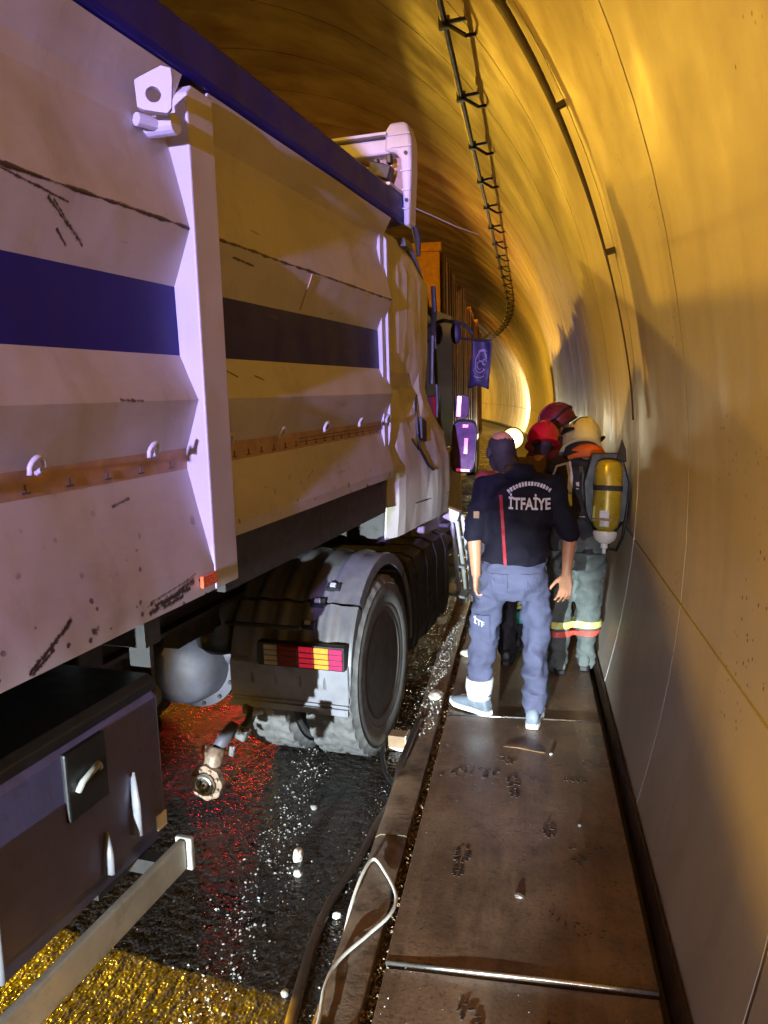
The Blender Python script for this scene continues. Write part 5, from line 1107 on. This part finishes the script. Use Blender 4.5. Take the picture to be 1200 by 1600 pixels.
# ---- helper in the brown jacket and red helmet
B=(0.02,5.38,PZ+0.006)
JB=dict(pel=(-0.01,0.0,0.84),neck=(0.06,0.16,1.345),head=(0.085,0.26,1.455),face=(-0.35,0.85,-0.35),hup=(0.0,0.45,0.9),
 shL=(-0.12,0.12,1.29),elL=(-0.20,0.26,1.05),wrL=(-0.17,0.46,0.98),shR=(0.20,0.10,1.31),elR=(0.215,0.22,1.06),wrR=(0.15,0.42,0.98),
 hipL=(-0.09,0.0,0.84),knL=(-0.10,0.05,0.45),anL=(-0.10,0.0,0.0),hipR=(0.08,0.0,0.84),knR=(0.06,0.05,0.45),anR=(0.06,0.0,0.0),
 toeL=(-0.2,1,0),toeR=(0.2,1,0),handL=((0,0.9,-0.3),(0.5,0,-1),(0.7,0.2,0.3),0.8),handR=((0,0.9,-0.3),(-0.5,0,-1),(-0.7,0.2,0.3),0.8),seed=8.0,cuff=0.06,boot=0.12)
P,bb,jB,tB=person('person','helper in a brown jacket and glossy red helmet bending behind the man in navy',B,JB,'brown_jacket','bunker_dark',('black','black'),PG,sleeve=1.9,topwr=0.02,bulk=1.03,toplen=0.08)
helmet('plain',V(*JB['head']),V(*JB['face']),V(*JB['hup']),P,M['helmet_red'],1.05)
mb=MB(); mb.capsule(V(0.18,0.08,1.335),0.078,V(0.222,0.14,1.18),0.076); fuse('red_yoke',mb,0.012,M['red_jacket'],P,2,folds(0.006,9,12,2))
for s in 'LR':
    a,b=V(*JB['an'+s]),V(*JB['kn'+s]); band('reflective_band',tB,a,b,0.09,0.33,0.05,M['hi_yellow'],tB); band('reflective_band',tB,a,b,0.09,0.24,0.08,M['hi_teal'],tB)
hB_=V(*JB['head']); hair_on('hair',bb,lambda c: c.z>hB_.z-0.09 and (c-hB_).dot(V(*JB['face']).normalized())<0.02 and (c-hB_).length<0.15,M['hair_grey'],P)
# ---- worker with goggles over a dark red helmet, furthest
Cc=(0.21,6.30,PZ+0.006)
JC=dict(pel=(0.0,0.0,0.90),neck=(0.02,0.02,1.43),head=(0.035,0.03,1.555),face=(-0.85,-0.15,-0.45),hup=(-0.35,0.0,0.9),
 shL=(-0.13,-0.08,1.38),elL=(-0.22,-0.10,1.12),wrL=(-0.30,-0.12,0.98),shR=(0.15,0.10,1.38),elR=(0.16,0.06,1.10),wrR=(0.02,-0.05,0.98),
 hipL=(-0.08,0.0,0.88),knL=(-0.09,0.0,0.46),anL=(-0.10,0.0,0.0),hipR=(0.08,0.0,0.88),knR=(0.09,0.0,0.46),anR=(0.09,0.0,0.0),
 toeL=(-1,0.2,0),toeR=(-0.8,-0.5,0),handL=((-0.8,0,-0.5),(0,-0.5,-1),(0,-1,0),0.6),handR=((-0.8,-0.3,-0.5),(0,0.5,-1),(0,1,0),0.6),seed=11.0,cuff=0.06,boot=0.12)
P,bc,jC,tC=person('person','worker in dark red helmet with goggles strap, furthest of the group',Cc,JC,'red_jacket','bunker_dark',('black','black'),PG,sleeve=1.9,topwr=0.009,bulk=1.0)
helmet('goggle',V(*JC['head']),V(*JC['face']),V(*JC['hup']),P,M['helmet_dark'],1.08)
# ---- bare-armed worker half hidden at the truck side
E_=(-0.235,5.08,PZ+0.006)
JE=dict(pel=(0.01,0.0,0.84),neck=(0.085,0.14,1.27),head=(0.10,0.26,1.31),face=(0.2,0.75,-0.7),hup=(0.1,0.7,0.65),
 shL=(-0.045,0.04,1.25),elL=(-0.065,0.0,1.06),wrL=(-0.05,0.12,0.88),shR=(0.20,0.10,1.23),elR=(0.24,0.18,1.06),wrR=(0.18,0.36,1.0),
 hipL=(-0.07,0.0,0.82),knL=(-0.07,0.04,0.44),anL=(-0.07,0.0,0.0),hipR=(0.09,0.0,0.82),knR=(0.10,0.05,0.44),anR=(0.10,0.02,0.0),
 toeL=(-0.1,1,0),toeR=(0.1,1,0),handL=((0,0.6,-0.8),(1,0,0),(0,0.8,0.6),0.8),handR=((0,0.9,-0.2),(0,0,-1),(-1,0,0),0.8),seed=14.0,cuff=0.08)
P,be,jE,tE=person('person','bare armed worker in a red top hidden behind the man in navy',E_,JE,'red_jacket','bunker_dark',('black','black'),PG,sleeve=0.35,topwr=0.007,bulk=0.95)
hE_=V(*JE['head']); hair_on('hair',be,lambda c: c.z>hE_.z-0.09 and (c-hE_).dot(V(*JE['face']).normalized())<0.03 and (c-hE_).length<0.16,M['hair_grey'],P)

# harness straps and hoses of the breathing set
for (pts,wd,mt) in (([(0.02,1.34),(0.03,1.20),(0.035,1.06)],0.024,'bunker_grey'),([(-0.10,1.08),(0.0,1.05),(0.10,1.06),(0.20,1.07)],0.030,'black'),([(-0.085,1.31),(-0.09,1.18),(-0.075,1.08)],0.010,'dark_steel')):
    strip('harness_strap',pts,wd,M[mt],treeD,jacD)

# ================================================================== THINGS ON THE GROUND
def ln(name,label,cat,pts,r,mat,flat=1.0,n=8,sub=6):
    P=[Vector(p) for p in pts]; out=[]
    for i in range(len(P)-1):
        p0=P[max(i-1,0)];p1=P[i];p2=P[i+1];p3=P[min(i+2,len(P)-1)]
        for q in range(sub):
            t=q/sub; out.append(0.5*((2*p1)+(-p0+p2)*t+(2*p0-5*p1+4*p2-p3)*t*t+(-p0+3*p1-3*p2+p3)*t**3))
    out.append(P[-1]); o=MB().tube(out,r,n,flat=flat).build(name,mat,None,smooth=True); return tag(o,label,cat)
ln('flat_hose','flat dark hose lying along the wet road beside the kerb','hose',[(-0.70,1.7,.012),(-0.743,2.09,.012),(-0.767,2.44,.014),(-0.76,2.70,.014),(-0.713,2.96,.014),(-0.683,3.245,.02),(-0.640,3.36,.06),(-0.625,3.45,0.12),(-0.62,3.62,.155),(-0.60,4.1,.158)],0.020,M['hose'],flat=0.45)
ln('white_cable','loose white cable looped over the kerb edge','cable',[(-0.60,1.6,.160),(-0.605,1.93,.160),(-0.622,2.08,.160),(-0.605,2.195,.16),(-0.535,2.327,.16),(-0.476,2.436,.165),(-0.474,2.541,.165),(-0.546,2.687,.16),(-0.600,2.745,.165),(-0.625,2.65,.158),(-0.640,2.52,.12),(-0.648,2.40,.05),(-0.66,2.25,.012)],0.0068,M['cable_white'],sub=10)
ln('black_cable','short black cable curling from the tyre to the kerb','cable',[(-0.80,4.05,.05),(-0.783,3.907,.02),(-0.75,3.78,.014),(-0.72,3.698,.014),(-0.66,3.58,.03),(-0.635,3.5,0.10)],0.012,M['black'])
# wheel chock / wooden block with pale edge
t=thing('wooden_block','small brown wooden block with pale edges wedged between tyre and kerb','block',(-0.715,4.05,0.0),R(-6))
MB().box((0,0,0.045),(0.105,0.09,0.085)).build('block',M['wood'],t,bevel=0.006); MB().box((0.0,-0.0465,0.012),(0.11,0.006,0.018)).build('edge_strip',M['white_plastic'],t); MB().box((0.052,-0.0,0.05),(0.006,0.095,0.09)).build('edge_strip',M['white_plastic'],t)
def rock(name,label,cat,loc,s,mat,seed):
    bm=bmesh.new(); bmesh.ops.create_icosphere(bm,subdivisions=3,radius=1)
    for v in bm.verts:
        d=1+0.35*noise.noise(v.co*1.1+Vector((seed,0,0)))+0.12*noise.noise(v.co*3+Vector((seed,5,0))); v.co=Vector((v.co.x*s[0],v.co.y*s[1],v.co.z*s[2]))*d
    me=bpy.data.meshes.new(name); bm.to_mesh(me); bm.free(); me.materials.append(mat); o=bpy.data.objects.new(name,me); COL.objects.link(o); o.location=loc; o.rotation_euler=(0,0,seed); return tag(o,label,cat)
rock('stone','pale flat stone lying on the kerb beside the front of the rear tyre','stone',(-0.545,4.44,0.165),(0.055,0.04,0.022),M['stone_white'],1.3)
rock('stone','rounded pale stone on the walkway edge by the feet of the man in navy','stone',(-0.41,5.18,0.178),(0.05,0.045,0.03),M['stone_white'],2.1)
rock('glass_lump','white lump of crumpled plastic lying on the wet asphalt','litter',(-0.975,2.93,0.03),(0.022,0.035,0.032),M['stone_white'],3.2)
rock('glass_lump','smaller white crumb just below the crumpled plastic lump','litter',(-0.945,2.83,0.012),(0.016,0.018,0.014),M['stone_white'],4.4)
rock('glass_lump','single pale crumb beside the flat hose','litter',(-0.72,2.60,0.012),(0.014,0.016,0.012),M['stone_white'],5.4)
for q,(x,y,s,lb) in enumerate(((-0.80,2.2,.013,'tiny pale crumb on the asphalt beside the white cable end'),(-1.02,3.35,.014,'pale crumb in the glass band level with the wheel chock'),(0.22,3.1,.007,'tiny pale crumb on the right half of the middle plate'),(0.12,3.74,.008,'tiny pale crumb beside the wooden splinter'))):
    rock('crumb',lb,'litter',(x,y,(PZ+0.018 if x>-0.5 else 0.008)),(s,s*1.2,s*0.8),M['grit'],q*1.7)
rock('pebble','dark wet pebble near the middle of the walkway plate','stone',(-0.025,2.60,PZ+0.015),(0.018,0.013,0.009),M['steel'],6.1)
# broken driveshaft joint hanging low under the trailer
ds=thing('driveshaft_joint','rusty flanged driveshaft joint lying broken under the trailer','machine part',tw(-0.60,3.21,0.0),-TYAW)
mb=MB(); n=48; rings=[]
def rr(a,r): return r*(1+0.05*math.cos(8*a))
for (y,r) in ((-0.015,0.080),(-0.02,0.086),(0.012,0.086),(0.016,0.078)): rings.append([(rr(a,r)*math.cos(a),y,0.155+rr(a,r)*math.sin(a)) for a in np.linspace(0,2*math.pi,n,endpoint=False)])
mb.loft(rings); mb.build('flange',M['rusty'],ds)
for q in range(8):
    a=2*math.pi*(q+.5)/8; MB().cyl((0.068*math.cos(a),-0.030,0.155+0.068*math.sin(a)),(0.068*math.cos(a),-0.018,0.155+0.068*math.sin(a)),0.009,6).build('flange_bolt',M['rusty'],ds)
MB().lathe([(0.052,-0.022),(0.056,-0.040),(0.046,-0.052),(0.034,-0.045),(0.030,-0.020)],(0,0,0.155),(0,1,0),24,closed=True).build('bearing_ring',M['steel'],ds,smooth=True)
mb=MB(); mb.ell((0.004,-0.035,0.150),(0.022,0,0),(0,0.022,0),(0,0,0.022)); mb.build('bearing_cup',M['steel'],ds,smooth=True)
mb=MB(); mb.tube([(0.01,0.02,0.20),(0.01,0.05,0.25),(0.02,0.07,0.30)],[0.04,0.045,0.035],12); mb.build('yoke',M['rusty'],ds,smooth=True)
mb=MB(); mb.tube([(-0.03,0.05,0.26),(-0.045,0.05,0.285),(-0.035,0.06,0.31)],0.014,8); mb.build('yoke_ear',M['rusty'],ds,smooth=True)
mb=MB(); mb.tube([(0.02,0.08,0.295),(0.03,0.13,0.325),(0.045,0.20,0.36)],[0.030,0.034,0.036],12); mb.build('shaft_tube',M['cast_grey'],ds,smooth=True)
mb=MB(); mb.box((0.115,0.16,0.345),(0.06,0.05,0.07),Matrix.Rotation(R(24),3,'Y')); mb.build('clamp',M['steel'],ds,bevel=0.012)
mb=MB(); mb.box((0.085,0.10,0.275),(0.028,0.02,0.05),Matrix.Rotation(R(10),3,'Y')); mb.build('clamp_bolt',M['steel'],ds,bevel=0.004)
mb=MB(); mb.cyl((0.06,0.22,0.40),(0.18,0.26,0.42),0.010,8); mb.build('linkage_rod',M['galv'],ds)
mb=MB(); mb.tube([(0.10,0.15,0.355),(0.13,0.20,0.40),(0.11,0.26,0.43),(0.06,0.30,0.42)],0.016,8); mb.build('clamp_strap',M['dark_steel'],ds,smooth=True)
# crumbs of glass and grit on the road: far too many to count
def chips(name,n,fn,mat,smin,smax):
    vs=[];fs=[]
    base=np.array([(1,0,-.3),(-.5,.87,-.3),(-.5,-.87,-.3),(0,0,.8),(.5,.5,.35)])
    for q in range(n):
        x,y,z=fn(); s=smin+(smax-smin)*rng.random()**3; a=rng.random()*6.28; ca,sa=math.cos(a),math.sin(a); o=len(vs)
        for b in base*(1+0.5*rng.standard_normal((5,3))*0.5)*s: vs.append((x+b[0]*ca-b[1]*sa,y+b[0]*sa+b[1]*ca,z+0.3*s+b[2]*0.8))
        fs+= [(o,o+2,o+1),(o,o+1,o+4),(o+1,o+3,o+4),(o+1,o+2,o+3),(o+2,o,o+3),(o,o+4,o+3)]
    me=bpy.data.meshes.new(name); me.from_pydata(vs,[],fs); me.materials.append(mat); o=bpy.data.objects.new(name,me); COL.objects.link(o); o['kind']='stuff'; return o
def road_band():
    y=1.6+3.3*rng.random(); x=-1.10-0.06*(y-3)+0.062*rng.standard_normal(); return x,y,0
def road_all():
    y=1.3+4.5*rng.random()**1.1; return -0.68-0.95*rng.random(),y,0
chips('glass_crumbs',1500,road_band,M['grit'],0.002,0.009)
chips('grit',900,road_all,M['wood'],0.0015,0.0045)
chips('kerbside_grit',700,lambda:(-0.66-0.05*abs(rng.standard_normal()),1.5+5.5*rng.random(),0.0),M['grit'],0.0015,0.006)
chips('gravel',2600,lambda:(-0.475+0.018*rng.standard_normal(),1.5+4.5*rng.random(),0.098+0.03*rng.random()),M['wood'],0.003,0.010)
chips('kerb_gravel',500,lambda:(-0.57+0.035*rng.standard_normal(),3.9+2.3*rng.random(),PZ+0.0),M['stone_white'],0.003,0.008)
chips('plate_grit',420,lambda:(-0.44+0.85*rng.random()**1.5,1.9+4*rng.random(),PZ+0.013),M['grit'],0.0012,0.0036)
# muddy boot prints: low ridges of mud left by the soles, joined by a thin smear
def bootprint(name,c,ang,dens):
    mb=MB(); rot=Matrix.Rotation(ang,3,'Z')
    for half,(cy,rx,ry,nb) in enumerate(((0.052,0.037,0.060,8),(-0.060,0.027,0.034,5))):
        if dens<0.7 and half==1: continue
        for k in range(nb):
            t=(k+0.5)/nb*2-1
            for side in (-1,1):
                if random.random()>dens: continue
                hw=rx*math.sqrt(max(0.05,1-t*t)); n=8
                x=side*hw*random.uniform(0.45,0.62); y=cy+ry*t+random.uniform(-.003,.003); p=rot@Vector((x,y,0)); lx=hw*0.40*random.uniform(.6,1.15); ly=0.0045*random.uniform(.6,1.3); a2=ang+side*R(-24)+random.uniform(-.2,.2)
                top=[]; 
                for q in range(n):
                    a=2*math.pi*q/n; e=Vector((lx*math.cos(a)*random.uniform(.8,1.2),ly*math.sin(a)*random.uniform(.8,1.2),0)); e=Matrix.Rotation(a2,3,'Z')@e; top.append(Vector((c[0]+p.x+e.x,c[1]+p.y+e.y,c[2]+0.0015)))
                mb.add(top+[v-Vector((0,0,0.004)) for v in top],[tuple(range(n))]+[(q,n+q,n+(q+1)%n,(q+1)%n) for q in range(n)])
    o=mb.build(name,M['mudprint'],None); o['kind']='stuff'; return o
for x,y,a,dn in ((-0.258,2.775,R(-4),0.95),(0.215,2.83,R(20),0.55),(-0.062,3.38,R(5),0.8),(-0.185,3.43,R(-8),0.5),(0.17,2.47,R(50),0.4),(-0.14,1.99,R(30),0.6),(0.05,1.95,R(-15),0.45),(0.10,3.0,R(12),0.35)):
    bootprint('boot_print_mud',(x,y,PZ+(0.0025 if y<2.2 else 0.0158)),a,dn)
# smears and scraped mud
for q in range(7):
    x,y=random.uniform(-0.3,0.33),random.uniform(2.3,3.9); mb=MB()
    for k in range(random.randint(5,12)):
        px,py=x+random.gauss(0,0.035),y+random.gauss(0,0.02); l=random.uniform(0.002,0.010); n=7; a0=random.random()*6; top=[Vector((px+l*math.cos(a)*random.uniform(.5,1.4),py+l*0.6*math.sin(a)*random.uniform(.5,1.4),PZ+0.0168)) for a in [a0+2*math.pi*i/n for i in range(n)]]
        mb.add(top+[v-Vector((0,0,0.004)) for v in top],[tuple(range(n))]+[(i,n+i,n+(i+1)%n,(i+1)%n) for i in range(n)])
    mb.build('mud_smear',M['mudprint'],None)['kind']='stuff'
# dent torn into the plate behind the man
mb=MB(); mb.tube([(-0.12,3.80,PZ+0.016),(-0.04,3.785,PZ+0.020),(0.06,3.76,PZ+0.016),(0.09,3.755,PZ+0.014)],[0.004,0.010,0.007,0.003],6,flat=0.4); o=mb.build('stick',M['wood'],None); tag(o,'thin dark splinter of wood lying across the far end of the plate','stick')
